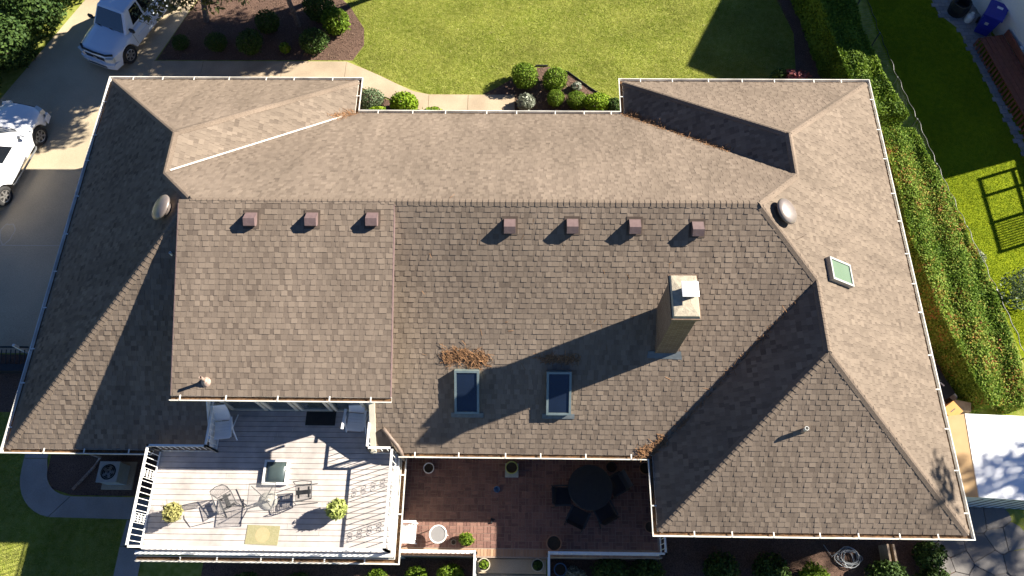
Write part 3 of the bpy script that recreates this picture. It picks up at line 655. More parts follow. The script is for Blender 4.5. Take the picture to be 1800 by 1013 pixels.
for j in range(n + 1):
    for i in range(n + 1):
        a, b = i / n * 2 - 1, j / n * 2 - 1; dm.v.append((7.68 + a * .285, -.57 + b * .285, 3.14 + .10 * (1 - a ** 4) * (1 - b ** 4)))
for j in range(n):
    for i in range(n): k = j * (n + 1) + i; dm.f.append((k, k + 1, k + n + 2, k + n + 1))
dm.build('acrylic_dome', 'tint', dsk, smooth=True)

# deck things
def rugobj(name, label, c, d, m, rz=0, z=DZ, ringm=None):
    o = MB().box((0, 0, .006), (d[0], d[1], .012)).build(name, m); o.location = (*c, z + .002); o.rotation_euler = (0, 0, rz); tag(o, label, 'mat')
    if ringm: MB().lathe([(.001, .0135), (.2, .0135)], n=24, cap=False).build('round_motif', ringm, o)
rugobj('doormat', 'black rectangular doormat before the dormer door', (8.75, 1.03), (.87, .47), 'black')
rugobj('rug', 'small olive rug with a paler circle on the deck', (7.53, -2.25), (.9, .5), 'rug', -.03, ringm='rugring')
def plank_chair(label, loc, rz):
    t = thing('plastic_chair', label, 'chair', loc, rz, 'white plastic recliners'); m = 'whiteplastic'
    for i in range(6): MB().box((0, -.22 + i * .085, .36 + .012 * abs(i - 2)), (.44, .08, .02)).build('seat_slat', m, t)
    b = MB(); n = 6
    for i in range(n + 1):
        s = i / n; yy = .28 + .30 * s + .05 * math.sin(s * PI); zz = .36 + .55 * s
        for x in (-.23, .23): b.v.append((x, yy, zz))
    for i in range(n): b.f.append((2 * i, 2 * i + 1, 2 * i + 3, 2 * i + 2))
    k = len(b.v); b.v += [(x, y_ + .02, z_ - .02) for x, y_, z_ in b.v[:]]; b.f += [tuple(q + k for q in f)[::-1] for f in b.f[:]]
    for i in range(n):
        for o_ in (0, 1): b.f.append((2 * i + o_, 2 * i + 2 + o_, 2 * i + 2 + o_ + k, 2 * i + o_ + k))
    b.f += [(0, 1, 1 + k, k), (2 * n, 2 * n + 1, 2 * n + 1 + k, 2 * n + k)]
    b.build('backrest', m, t)
    for sx in (-1, 1):
        MB().box((sx * .29, .02, .56), (.07, .58, .03)).build('armrest', m, t)
        MB().tube([(sx * .29, -.24, 0), (sx * .29, .1, .55)], .022, 6).build('leg', m, t); MB().tube([(sx * .29, .5, 0), (sx * .29, .0, .42)], .022, 6).build('leg', m, t)
        MB().tube([(sx * .29, -.1, .3), (sx * .29, .3, .55)], .02, 6).build('side_brace', m, t)
plank_chair('white plastic recliner by the west deck railing, in shade', (6.08, .55, DZ), .12)
plank_chair('white plastic recliner by the dormer downspout, half in sun', (9.85, .82, DZ), -.08)
def wire_chair(label, loc, rz):
    t = thing('mesh_chair', label, 'chair', loc, rz, 'grey mesh chairs on the deck'); m = 'mesh_grey'
    MB().tube([(-.22, -.2, .42), (.22, -.2, .42), (.2, .22, .40), (-.2, .22, .40)], .012, 6, True).build('seat_frame', m, t)
    sm = MB()
    for i in range(15): a = -.2 + .4 * i / 14; sm.tube([(a, -.2, .42), (a * .92, .22, .4)], .0035, 3); sm.tube([(-.21, a, .418), (.21, a, .418)], .0035, 3)
    sm.build('seat_mesh', m, t)
    bf = [(-.2, .22, .42), (-.22, .30, .72), (-.17, .34, .86), (0, .36, .90), (.17, .34, .86), (.22, .30, .72), (.2, .22, .42)]
    MB().tube(bf, .013, 6).build('back_frame', m, t)
    bm_ = MB()
    for i in range(13): a = -.19 + .38 * i / 12; hz = .88 - 2.2 * a * a * 1.2; bm_.tube([(a, .24, .46), (a, .28 + (hz - .6) * .25, hz)], .0035, 3)
    for k in range(9): zz = .48 + k * .045; bm_.tube([(-.21, .22 + (zz - .42) * .27, zz), (.21, .22 + (zz - .42) * .27, zz)], .0035, 3)
    bm_.build('back_mesh', m, t)
    for sx in (-1, 1):
        MB().tube([(sx * .22, .30, .66), (sx * .27, .05, .66), (sx * .27, -.22, .62), (sx * .26, -.26, .3), (sx * .26, -.3, .012), (sx * .26, .3, .012)], .012, 6).build('leg', m, t)
    MB().box((0, 0, .385), (.12, .40, .02)).build('seat_support', 'darkmetal', t)
    MB().box((0, .14, .37), (.3, .05, .02)).build('seat_support', 'darkmetal', t); MB().box((0, -.14, .37), (.3, .05, .02)).build('seat_support', 'darkmetal', t)
wire_chair('grey mesh chair west of the wire table on the deck', (6.55, -1.42, DZ), .55)
wire_chair('grey mesh chair east of the wire table on the deck', (8.62, -1.15, DZ), -1.45)
t = thing('mesh_table', 'square see-through wire mesh table with a round grey base', 'table', (7.58, -1.33, DZ), .05)
mb = MB()
for i in range(27): a = -.36 + .72 * i / 26; mb.tube([(a, -.36, .7), (a, .36, .7)], .0025, 3); mb.tube([(-.36, a, .7), (.36, a, .7)], .0025, 3)
mb.build('table_mesh', 'mesh_grey', t); MB().tube([(-.36, -.36, .7), (.36, -.36, .7), (.36, .36, .7), (-.36, .36, .7)], .012, 6, True).build('table_rim', 'mesh_grey', t)
for k in range(4): a = k * PI / 2 + PI / 4; MB().tube([(.06 * math.cos(a), .06 * math.sin(a), .1), (.05 * math.cos(a), .05 * math.sin(a), .4), (.42 * math.cos(a), .42 * math.sin(a), .69)], .012, 6).build('leg', 'mesh_grey', t)
MB().lathe([(.25, 0), (.25, .04), (.2, .07), (.06, .10), (.05, .25)], n=28).build('base', 'potgrey', t, smooth=False)

# ------------------------------------------------------------------ plants
def blob_pts(n, r, lumps=5, lo=.62):
    d = unit(rng.normal(0, 1, (n, 3))); k = np.ones(n)
    for _ in range(lumps):
        a = unit(rng.normal(0, 1, 3)); k += rng.uniform(-.16, .2) * np.exp(-8 * (1 - d @ a))
    k *= .96; rr = (rng.uniform(lo ** 3, 1, n) ** (1 / 3)) * k; so_ = rng.random(n) < .05; rr = np.where(so_, rr * rng.uniform(1.03, 1.2, n), rr)
    return d * rr[:, None] * np.array(r), d, rr
def shrub(name, label, loc, r, n, size, m, group=None, cat='shrub', tones=(2, 2), lumps=5, stem=True, lo=.62, zc=None):
    t = thing(name, label, cat, loc, 0, group); P, d, rr = blob_pts(n, r, lumps, lo); zc = r[2] * .95 if zc is None else zc
    P[:, 2] += zc; ok = P[:, 2] > .01; P, d, rr = P[ok], d[ok], rr[ok]
    tn = np.clip(rng.beta(*tones, len(P)), 0, 1)
    fill('foliage', m, leafV(P, d, size), None, tn, t, kind='stuff')
    if stem:
        mb = MB()
        for k in range(4): a = k * 1.6 + .4; mb.tube([(0, 0, -.02), (r[0] * .35 * math.cos(a), r[1] * .35 * math.sin(a), zc * .9), (r[0] * .7 * math.cos(a), r[1] * .7 * math.sin(a), zc * 1.2)], [.03, .018, .006], 5)
        mb.build('stem', 'bark', t)
    return t
gp = 'clipped ball shrubs in the north bed'
b0 = shrub('ball_shrub', 'round clipped shrub at the west point of the triangular bed', (14.62, 15.72, 0), (.58, .58, .52), 3400, .042, 'leaf_ball', gp)
clone(b0, None, (15.85, 15.55, 0), 1.2, .93, 'round clipped shrub below the black edging at the tip of the bed')
clone(b0, None, (15.9, 14.72, 0), 2.2, .66, 'smallest lit ball shrub in the middle of the bed')
clone(b0, None, (16.75, 14.6, 0), 3.3, .72, 'ball shrub second from the east end of the bed')
shrub('lime_shrub', 'bright lime shrub between a ball shrub and a dark one', (17.55, 14.45, 0), (.55, .4, .42), 1900, .05, 'leaf_lime', None)
shrub('dark_shrub', 'dark round shrub tucked at the east wing gutter', (18.2, 14.35, 0), (.33, .33, .36), 1100, .045, 'leaf_dark')
shrub('pale_plant', 'spiky variegated plant west of the smallest ball shrub', (14.7, 14.55, 0), (.36, .36, .3), 500, .10, 'leaf_pale', stem=False, cat='plant')
shrub('pale_plant', 'small pale tuft beside the black bed edging', (16.75, 15.45, 0), (.2, .2, .18), 220, .07, 'leaf_pale', stem=False, cat='plant')
shrub('grey_shrub', 'grey green shrub next to the west wing gutter', (8.55, 14.5, 0), (.5, .45, .5), 2000, .04, 'leaf_grey')
shrub('lime_shrub', 'largest lime shrub beside the bending path', (9.85, 14.3, 0), (.6, .5, .5), 2400, .055, 'leaf_lime')
shrub('lime_shrub', 'low lime shrub in front of the grey green shrub', (8.85, 13.75, 0), (.5, .4, .42), 1500, .05, 'leaf_lime')
shrub('lime_shrub', 'lime shrub peeking over the gutter near the straight path', (11.05, 13.75, 0), (.5, .4, .42), 1500, .05, 'leaf_lime')
shrub('lime_weed', 'little lime weed over the gutter by the driveway', (.05, 15.45, 0), (.3, .16, .2), 160, .06, 'leaf_lime', stem=False, cat='plant')
shrub('dark_shrub', 'dark shrub tip above the west wing gutter', (5.0, 15.2, 0), (.35, .25, .3), 700, .045, 'leaf_dark')
gp2 = 'clipped dark shrubs under the conifers'
b1 = shrub('dark_ball_shrub', 'dark clipped ball shrub nearest the lawn under the conifers', (5.85, 17.45, 0), (.62, .62, .52), 2600, .045, 'leaf_dark', gp2)
clone(b1, None, (3.2, 17.4, 0), 1, .95, 'dark clipped ball shrub in the middle of the shaded bed'); clone(b1, None, (3.75, 18.55, 0), 2, .9, 'dark clipped ball shrub below the slanting trunk')
clone(b1, None, (1.75, 17.5, 0), 3, .75, 'dark clipped ball shrub second from the driveway'); clone(b1, None, (.2, 17.55, 0), 4, .6, 'small dark ball shrub at the driveway corner of the bed')
shrub('glossy_shrub', 'glossy dark shrub at the top of the bed', (5.9, 19.2, 0), (.75, .65, .65), 2400, .06, 'leaf_dark')
shrub('glossy_shrub', 'glossy shrub with sunlit yellow green edge beside the lawn', (6.65, 18.5, 0), (.62, .6, .55), 2200, .06, 'leaf_ball')
shrub('small_plant', 'small light plant between two dark ball shrubs', (4.6, 17.35, 0), (.25, .25, .22), 260, .06, 'leaf_ball', cat='plant')
shrub('red_plant', 'spiky red plant behind the northeast roof corner', (25.55, 15.5, 0), (.5, .4, .5), 260, .16, 'leaf_red', cat='plant', stem=False)
shrub('dark_shrub', 'dark green shrub beside the spiky red plant', (24.95, 15.75, 0), (.4, .35, .4), 800, .06, 'leaf_dark')
# black edging of the bed
sweep([(18.35, 14.7), (17.4, 15.43), (16.47, 16.29), (16.1, 16.42)], [(0, -.02), (0, .07), (.025, .07), (.025, -.02)], 0).build('bed_edging', 'black')
tag(bpy.data.objects['bed_edging'], 'black strip edging along the east side of the triangular bed', 'edging')
o = MB().box((15.35, 16.62, .02), (.5, .04, .09)).build('bed_edging', 'black'); tag(o, 'short loose black edging piece at the tip of the bed', 'edging')
def tree(name, label, base, trunkpath, radii, clumps, n, size, m, group=None, lo=.35):
    t = thing(name, label, 'tree', base, 0, group); tr = MB(); tr.tube(trunkpath, radii, 8); P = []; D = []
    top = Vector(trunkpath[-1])
    for c, r in clumps:
        p, d, _ = blob_pts(int(n * r[0] * r[1]), r, 7, lo); P.append(p + np.array(c)); D.append(d)
        s0 = Vector(trunkpath[min(len(trunkpath) - 2, 1)]); s0 = s0.lerp(top, random.random() * .9); tr.tube([s0, s0.lerp(Vector(c), .55) + Vector((0, 0, .15)), Vector(c)], [radii[-1] * .9, radii[-1] * .5, .012], 5)
    P = np.concatenate(P); D = np.concatenate(D); tr.build('trunk', 'bark', t, smooth=True)
    fill('crown', m, leafV(P, D + np.array([0, 0, .4]), size, .8, .4), None, np.clip(rng.beta(2, 2.2, len(P)), 0, 1), t, kind='stuff'); return t
def clumps(c, r, n, cr):
    out = []
    for _ in range(n):
        d = unit(rng.normal(0, 1, 3)) * rng.uniform(.35, 1); p = np.array(c) + d * np.array(r); k = rng.uniform(.75, 1.25); out.append((tuple(p), (cr * k, cr * k, cr * .55 * k)))
    return out
tree('conifer', 'dark feathery conifer overhanging the silver pickup', (1.0, 19.2, 0), [(-.1, -.2, -.05), (.15, .3, 1.4), (.5, 1.0, 3.0), (.7, 1.6, 5.6)], [.13, .11, .09, .04], clumps((1.4, -.9, 5.0), (2.2, 1.9, 1.6), 30, .8) + [((-.6 + .42 * k, -2.75 + .3 * (k % 3) + .035 * k, 3.1 + .25 * (k % 2) + .05 * k), (.6, .5, .35)) for k in range(11)] + [((-.2 + .5 * k, -2.1 + .2 * (k % 2), 3.6), (.6, .5, .35)) for k in range(8)] + clumps((2.6, -3.1, 5.7), (2.4, .6, .7), 26, .8), 300, .11, 'leaf_conifer', 'conifers in the bark bed')
tree('conifer', 'olive conifer with pale slanting trunk beside the lawn', (4.95, 18.75, 0), [(0, 0, -.05), (-.25, .5, 1.3), (-.4, 1.2, 3.0), (-.4, 1.8, 5.8)], [.12, .10, .08, .04], clumps((-.6, .1, 5.6), (2.1, 1.8, 1.7), 34, .85), 420, .11, 'leaf_conifer', 'conifers in the bark bed')
tree('conifer', 'tall conifer north of the lawn, shading the bark bed', (9.9, 22.3, 0), [(0, 0, -.05), (0, -.6, 2.6), (0, -1.6, 7.4)], [.2, .15, .04], clumps((-.1, -2.4, 5.9), (2.2, 1.8, 1.6), 36, .9) + clumps((-1.0, -.9, 5.8), (1.2, .8, .9), 8, .8), 300, .12, 'leaf_conifer', 'conifers in the bark bed')
tree('conifer', 'tall conifer north of the lawn, farther east', (13.2, 22.8, 0), [(0, 0, -.05), (0, -.6, 3), (0, -1.6, 7.6)], [.2, .15, .04], clumps((-.2, -2.0, 6.3), (1.9, 1.7, 1.6), 30, .85), 300, .12, 'leaf_conifer', 'conifers in the bark bed')
# shrubs along the west side of the driveway
gp3 = 'leafy shrubs along the west edge of the driveway'
for i, (x, y, s, lb) in enumerate(((-7.6, 15.2, 1.25, 'leafy shrub west of the driveway nearest the white car'), (-6.6, 16.9, 1.25, 'leafy shrub west of the driveway level with the pickup bumper'), (-5.95, 18.9, 1.3, 'leafy shrub west of the driveway level with the pickup windscreen'), (-5.2, 20.9, 1.35, 'leafy shrub at the top left, touching the upper picture edge'), (-8.6, 17.4, 1.7, 'tall leafy shrub in the upper left corner'), (-7.6, 20.2, 1.7, 'tall leafy shrub behind the upper left corner shrub'))):
    shrub('leafy_shrub', lb, (x, y, 0), (s * .95, s * .95, s * .8), 3600, .085, 'leaf_dark', gp3, lumps=12, lo=.5, tones=(1.6, 2.4))

# hedges
def hedge(name, label, left, right, h, n, size, m, tones, step=.5):
    t = thing(name, label, 'hedge'); Lp = np.array(left); Rp = np.array(right)
    y = rng.uniform(min(Lp[:, 1]), max(Lp[:, 1]), n); xl = np.interp(y, Lp[::-1, 1] if Lp[0, 1] > Lp[-1, 1] else Lp[:, 1], Lp[::-1, 0] if Lp[0, 1] > Lp[-1, 1] else Lp[:, 0]); xr = np.interp(y, Rp[::-1, 1] if Rp[0, 1] > Rp[-1, 1] else Rp[:, 1], Rp[::-1, 0] if Rp[0, 1] > Rp[-1, 1] else Rp[:, 0])
    wid = xr - xl; per = wid + 2 * h; s = rng.uniform(0, 1, n) * per; top = (s > h) & (s < h + wid); lf = s <= h
    bump = .05 * np.sin(y * 2.1) + .04 * np.sin(y * 5.3 + 1) ; dep = np.abs(rng.normal(0, .12, n))
    x = np.where(lf, xl + dep + bump * .5, np.where(top, xl + (s - h), xr - dep + bump * .5)); z = np.where(lf, s, np.where(top, h - dep + bump * .6 + .06 * np.sin(x * 6), per - s))
    Nn = np.where(lf[:, None], [-1., 0, .3], np.where(top[:, None], [0, 0, 1.], [1., 0, .3])); P = np.stack([x, y, z + gz(y)], 1)
    patch = .12 * np.sin(y * 1.3 + x * 2) + .10 * np.sin(y * 4.7 - x * 3) * np.sin(x * 5 + y) + .11 * (np.sin(y * 7.1 + 2 * np.sin(x * 6)) * np.sin(x * 8.3 + y * 2) > .35)
    fill('foliage', m, leafV(P, Nn, size, .8), None, np.clip(rng.beta(*tones, n) + patch, 0, 1), t, kind='stuff')
    mb = MB(); y0, y1 = min(Lp[:, 1]), max(Lp[:, 1]); k = y0 + .3
    while k < y1: xm = (np.interp(k, sorted(Lp[:, 1]), Lp[np.argsort(Lp[:, 1]), 0]) + np.interp(k, sorted(Rp[:, 1]), Rp[np.argsort(Rp[:, 1]), 0])) / 2; g0 = float(gz(k)); mb.tube([(xm, k, g0 - .05), (xm + random.uniform(-.2, .2), k + random.uniform(-.2, .2), g0 + h * .8)], [.04, .015], 5); k += .6
    mb.build('stems', 'bark', t, kind='stuff'); return t
hedge('hedge', 'long clipped hedge with orange and pink young leaves beside the east eave', [(27.95, 12.6), (28.1, 8.3), (28.45, 5.3), (28.95, 3.6), (29.5, 2.1)], [(29.2, 12.6), (30.1, 8.6), (30.55, 5.7), (30.7, 4), (30.85, 2.1)], 1.45, 120000, .042, 'leaf_hedge', (2.6, 3.0))
hedge('hedge', 'darker north hedge narrowing to a sunlit tip above the northeast corner', [(25.9, 22), (26.6, 17.2), (26.9, 15), (27.4, 12.9)], [(27.7, 22), (28.0, 16.8), (28.4, 14.6), (28.9, 12.9)], 1.8, 70000, .05, 'leaf_ball', (2, 2.4))
hedge('low_hedge', 'strip of dark groundcover between the east wall and the long hedge', [(27.2, 12.5), (27.5, 4.6)], [(27.9, 12.5), (28.4, 4.6)], .25, 12000, .05, 'leaf_dark', (2, 2.4))
# wire fence
FE = [(29.36, 20.31), (29.55, 18.09), (29.82, 15.86), (30.17, 13.88), (30.46, 11.88), (30.94, 9.27), (31.38, 6.84), (31.81, 4.49), (32.1, 2.8)]
fe = thing('wire_fence', 'grey chain link fence between the hedge and the bright lawn', 'fence')
SX = lambda p: (p[0] - .65, p[1] - .75)
FP = [SX(p) for p in FE]; top = []; wires = MB()
for i, (a, b) in enumerate(zip(FP, FP[1:])):
    MB().tube([(a[0], a[1], float(gz(a[1])) - .05), (a[0], a[1], 1.22 + float(gz(a[1])))], .03, 6).build('post', 'frame', fe)
    L_ = math.dist(a, b); n = int(L_ / .12)
    for k in range(n):
        t0 = k / n; x, y_ = a[0] + (b[0] - a[0]) * t0, a[1] + (b[1] - a[1]) * t0; top.append((x + .03 * math.sin(k * 1.1), y_, 1.2 + float(gz(y_)) + .02 * math.sin(k * .7)))
        for sg in (-1, 1):
            k2 = t0 + sg * .9 / L_
            if 0 <= k2 <= 1: wires.tube([(x, y_, float(gz(y_)) + .05), (a[0] + (b[0] - a[0]) * k2, a[1] + (b[1] - a[1]) * k2, 1.18 + float(gz(y_)))], .003, 3)
MB().tube(top, .014, 5).build('top_rail', 'darkmetal', fe); wires.build('wire_mesh', 'frame', fe, kind='stuff')

# ------------------------------------------------------------------ brick patio
PZ = .6
patio = struct(MB().prism([(10.9, .6), (18.9, .6), (18.9, -2.58), (15.42, -2.58), (15.42, -2.62), (13.28, -2.62), (13.28, -2.58), (10.9, -2.58)], -.8, PZ - .012).build('patio', 'grout'))
bl = []; q = .212
def brick(cx, cy, sx, sy, z): return (cx, cy, sx, sy, z + random.uniform(-.003, .003), random.uniform(.1, .9))
nxp = int((18.86 - 10.92) / q); nyp = int((.5 + 2.36) / q)
for j in range(nyp):
    for i in range(nxp):
        x = 10.94 + i * q; y = -2.35 + j * q; jx = random.uniform(-.003, .003)
        if random.random() < .03: continue_ = 1
        if (i + j) % 2:
            for k in (.25, .75): bl.append(brick(x + q / 2 + jx, y + q * k, q - .012, q / 2 - .012, PZ))
        else:
            for k in (.25, .75): bl.append(brick(x + q * k + jx, y + q / 2, q / 2 - .012, q - .012, PZ))
bl.sort(key=lambda b: math.hypot(b[0] - 13.2, (b[1] + 2.4) * 1.2))
def brickbox(mb, b, c=None):
    x, y, sx, sy, z, t = b; ox, oy = (c or (0, 0))
    return mb.add([(x - ox + a * sx / 2, y - oy + d * sy / 2, zz) for zz in (z - .03, z) for a, d in ((-1, -1), (1, -1), (1, 1), (-1, 1))], [(4, 5, 6, 7), (0, 1, 5, 4), (1, 2, 6, 5), (2, 3, 7, 6), (3, 0, 4, 7)], t)
for b in bl[:300]: brickbox(MB(), b).build('brick', 'brick', patio)
mb = MB()
for b in bl[300:]: brickbox(mb, b)
mb.build('brick_field', 'brick', patio, kind='stuff')
x = 10.95
while x < 18.85:                                                        # soldier course at the edge
    brickbox(MB(), (x, -2.475, .088, .205, PZ - .004, random.random())).build('edge_brick', 'edgebrick', patio); x += .1
st = thing('patio_steps', 'tan brick steps going down between the two white railings', 'steps')
for k, (y0, y1, z) in enumerate(((-3.05, -2.64, .40), (-3.5, -3.07, .2), (-3.95, -3.52, 0))): MB().prism([(13.3, y0), (15.4, y0), (15.4, y1), (13.3, y1)], -.6, z).build('step', 'concrete', st)
def prail(label, runs):
    t = thing('patio_railing', label, 'railing')
    for a, b, z in runs: railing(t, a, b, z, .85, .14)
prail('white patio railing below the deck, west of the steps', [((10.95, -2.5), (13.27, -2.5), PZ), ((13.27, -2.5), (13.27, -3.7), .45)])
prail('white patio railing east of the steps, in shade', [((15.45, -2.5), (18.85, -2.5), PZ), ((15.45, -2.5), (15.45, -3.7), .45), ((18.85, -2.5), (18.85, -1.6), PZ)])
# patio furniture
t = thing('round_patio_table', 'large dark round table among the shaded patio chairs', 'table', (16.72, -.62, PZ))
MB().lathe([(.66, .70), (.68, .715), (.66, .73), (.05, .732)], n=36).build('table_top', 'black', t); MB().tube([(.66 * math.cos(a), .66 * math.sin(a), .715) for a in np.linspace(0, 2 * PI, 37)[:-1]], .02, 6, True).build('table_rim', 'darkmetal', t)
MB().lathe([(.3, 0), (.28, .04), (.05, .08), (.05, .68), (.2, .70)], n=16).build('pedestal', 'darkmetal', t)
def sling_chair(label, loc, rz):
    t = thing('sling_chair', label, 'chair', loc, rz, 'dark patio chairs round the table')
    s_ = MB(); pr = [(-.24, .42), (0, .40), (.2, .40), (.3, .62), (.36, .92)]
    for y_, z_ in pr: s_.v += [(-.25, y_, z_), (.25, y_, z_)]
    for i in range(4): s_.f.append((2 * i, 2 * i + 1, 2 * i + 3, 2 * i + 2))
    s_.build('sling', 'darkfabric', t)
    for sx in (-1, 1):
        MB().tube([(sx * .26, y_, z_) for y_, z_ in pr], .016, 6).build('side_frame', 'darkmetal', t)
        MB().tube([(sx * .28, -.26, 0), (sx * .29, -.2, .6), (sx * .29, .26, .62)], .016, 6).build('leg', 'darkmetal', t); MB().tube([(sx * .28, .34, 0), (sx * .27, .1, .4)], .016, 6).build('leg', 'darkmetal', t)
        MB().box((sx * .29, .02, .63), (.05, .5, .02)).build('armrest', 'darkmetal', t)
sling_chair('dark sling chair west of the round patio table', (15.9, -.85, PZ), PI / 2 + .02)
sling_chair('dark sling chair east of the round patio table', (17.55, -.5, PZ), -PI / 2 + .5)
sling_chair('dark sling chair south west of the round patio table', (16.35, -1.45, PZ), PI - .45)
sling_chair('dark sling chair south east of the round patio table', (17.15, -1.3, PZ), PI + .5)
def pot(name, label, loc, r, h, m, plant=None, pr=None, n=500, ls=.05, soil=True, group=None, tones=(2, 2)):
    t = thing(name, label, 'pot', loc, 0, group)
    MB().lathe([(r * .7, 0), (r * .95, h * .9), (r, h * .9), (r, h), (r * .86, h), (r * .84, h * .8)], n=20).build('pot_body', m, t)
    MB().lathe([(.001, h * .84), (r * .85, h * .84)], n=16, cap=False).build('soil', 'soil', t)
    if plant:
        P, d, _ = blob_pts(n, pr, 6, .4); P[:, 2] += h + pr[2] * .6; fill('foliage', plant, leafV(P, d, ls, .8, .35), None, rng.beta(*tones, len(P)), t, kind='stuff')
    return t
pot('planter', 'round planter of dry straw grass, west on the deck', (5.12, -1.72, DZ), .2, .28, 'potgrey', 'leaf_straw', (.27, .27, .24), 900, .06)
pot('planter', 'round planter of fresh yellow green grass, east on the deck', (9.60, -1.60, DZ), .2, .28, 'potgrey', 'leaf_fresh', (.27, .27, .30), 1100, .07)
# wispy stalks of the west planter
mb = MB()
for k in range(26): a = PI + random.uniform(-.9, .9); r_ = random.uniform(.3, .5); mb.tube([(0, 0, .35), (r_ * .5 * math.cos(a), r_ * .5 * math.sin(a), .5), (r_ * math.cos(a), r_ * math.sin(a), .3)], .004, 3)
mb.build('dry_stalks', 'needle', bpy.data.objects['planter'])
pot('flower_pot', 'small dark pot with a white rim beneath the eave, west on the patio', (11.72, -.02, PZ), .17, .3, 'white'); pot('flower_pot', 'yellow green pot on a grey block by the patio wall', (14.32, .0, PZ + .12), .2, .32, 'yellowpot')
o = MB().box((0, 0, .06), (.42, .42, .12)).build('block', 'acmetal', loc=(14.32, -.03, PZ)); tag(o, 'grey green block under the yellow green pot', 'block')
pot('flower_pot', 'dark pot near the east end of the patio wall', (17.45, .08, PZ), .16, .25, 'black'); pot('flower_pot', 'clay pot in the shaded northeast patio corner', (18.5, .05, PZ), .2, .3, 'terracotta')
pot('flower_pot', 'wide clay pot with a leafy plant by the west railing', (12.98, -2.12, PZ), .22, .24, 'terracotta', 'leaf_ball', (.24, .2, .18), 420, .05); pot('flower_pot', 'tiny pale pot between the round white table and the clay pot', (12.58, -2.2, PZ), .08, .12, 'stonepot')
pot('flower_pot', 'large dark clay pot at the west end of the shaded railing', (15.62, -2.2, PZ), .24, .3, 'terracotta'); pot('flower_pot', 'clay pot at the shaded east end of the patio', (18.55, -1.7, PZ), .18, .25, 'terracotta')
pot('flower_pot', 'pale stone pot on the west side of the steps', (13.52, -2.82, .40), .19, .3, 'stonepot', 'leaf_ball', (.14, .14, .08), 160, .05); pot('flower_pot', 'pale stone pot on the east side of the steps', (15.13, -2.82, .40), .19, .3, 'stonepot', 'leaf_dark', (.14, .14, .06), 120, .05)
o = MB().lathe([(.09, 0), (.10, .1), (.07, .1), (.06, .03)], n=14).build('bowl', 'bluegrey', loc=(13.86, -.62, PZ)); tag(o, 'small blue bowl in the middle of the shaded patio', 'bowl')
o = MB().box((0, 0, .03), (.05, .16, .06)).box((.05, .03, .02), (.1, .04, .03)).build('garden_tool', 'black', loc=(13.72, -1.55, PZ)); tag(o, 'small black tool lying at the shade edge of the patio', 'tool')
t = thing('round_side_table', 'round table with a white rim in the sunlit patio corner', 'table', (12.13, -2.0, PZ))
MB().tube([(.25 * math.cos(a), .25 * math.sin(a), .45) for a in np.linspace(0, 2 * PI, 29)[:-1]], .022, 6, True).build('table_rim', 'white', t); MB().lathe([(.24, .45), (.01, .452)], n=24).build('table_top', 'paver', t)
for k in range(3): a = k * 2.1; MB().tube([(.22 * math.cos(a), .22 * math.sin(a), .44), (.26 * math.cos(a), .26 * math.sin(a), 0)], .014, 6).build('leg', 'white', t)
plank_chair('white garden chair half hidden below the east deck gutter', (11.2, -1.95, PZ), PI / 2)

# ------------------------------------------------------------------ west side
ac = thing('air_conditioner', 'grey air conditioning unit on a slab below the west eave', 'air conditioner', (1.35, -.16, -.42))
MB().box((0, 0, .02), (1.0, .9, .08)).build('slab', 'concrete', ac); MB().box((0, 0, .40), (.62, .62, .66)).build('casing', 'acmetal', ac)
n = 24; mb = MB(); sq = lambda a: 1 / max(abs(math.cos(a)), abs(math.sin(a)))
mb.v = [(.25 * math.cos(2 * PI * i / n), .25 * math.sin(2 * PI * i / n), .76) for i in range(n)] + [(.33 * sq(2 * PI * i / n) * math.cos(2 * PI * i / n), .33 * sq(2 * PI * i / n) * math.sin(2 * PI * i / n), .76) for i in range(n)] + [(.33 * sq(2 * PI * i / n) * math.cos(2 * PI * i / n), .33 * sq(2 * PI * i / n) * math.sin(2 * PI * i / n), .70) for i in range(n)]
mb.f = [(i, (i + 1) % n, n + (i + 1) % n, n + i)[::-1] for i in range(n)] + [(n + i, n + (i + 1) % n, 2 * n + (i + 1) % n, 2 * n + i)[::-1] for i in range(n)]; mb.build('lid', 'acmetal', ac)
MB().lathe([(.25, .735), (.02, .735)], n=20).build('fan_well', 'black', ac)
for k in range(5): MB().box((.11 * math.cos(k * 1.257), .11 * math.sin(k * 1.257), .742), (.17, .09, .008), k * 1.257, .2).build('fan_blade', 'frame', ac)
grill = MB()
for r_ in (.08, .14, .2): grill.tube([(r_ * math.cos(a), r_ * math.sin(a), .765) for a in np.linspace(0, 2 * PI, 21)[:-1]], .004, 3, True)
grill.build('fan_guard', 'acmetal', ac)
t = thing('black_railing', 'black slatted railing with a white post beside the driveway end', 'railing', (-3.05, 3.75, 0))
for k in range(9): MB().box((-.75 + k * .16, -.05 - k * .0, .25), (.025, .5, .02), 0, .3).build('slat', 'black', t)
MB().box((-.1, .22, .5), (1.7, .05, .06)).build('rail', 'black', t); MB().box((.42, .2, .38), (.08, .08, .8)).build('post', 'white', t)
wl = MB().box((-3.1, 3.35, .0), (3.0, .25, .35)).build('low_wall', 'black'); tag(wl, 'low dark wall below the black railing at the driveway end', 'wall')

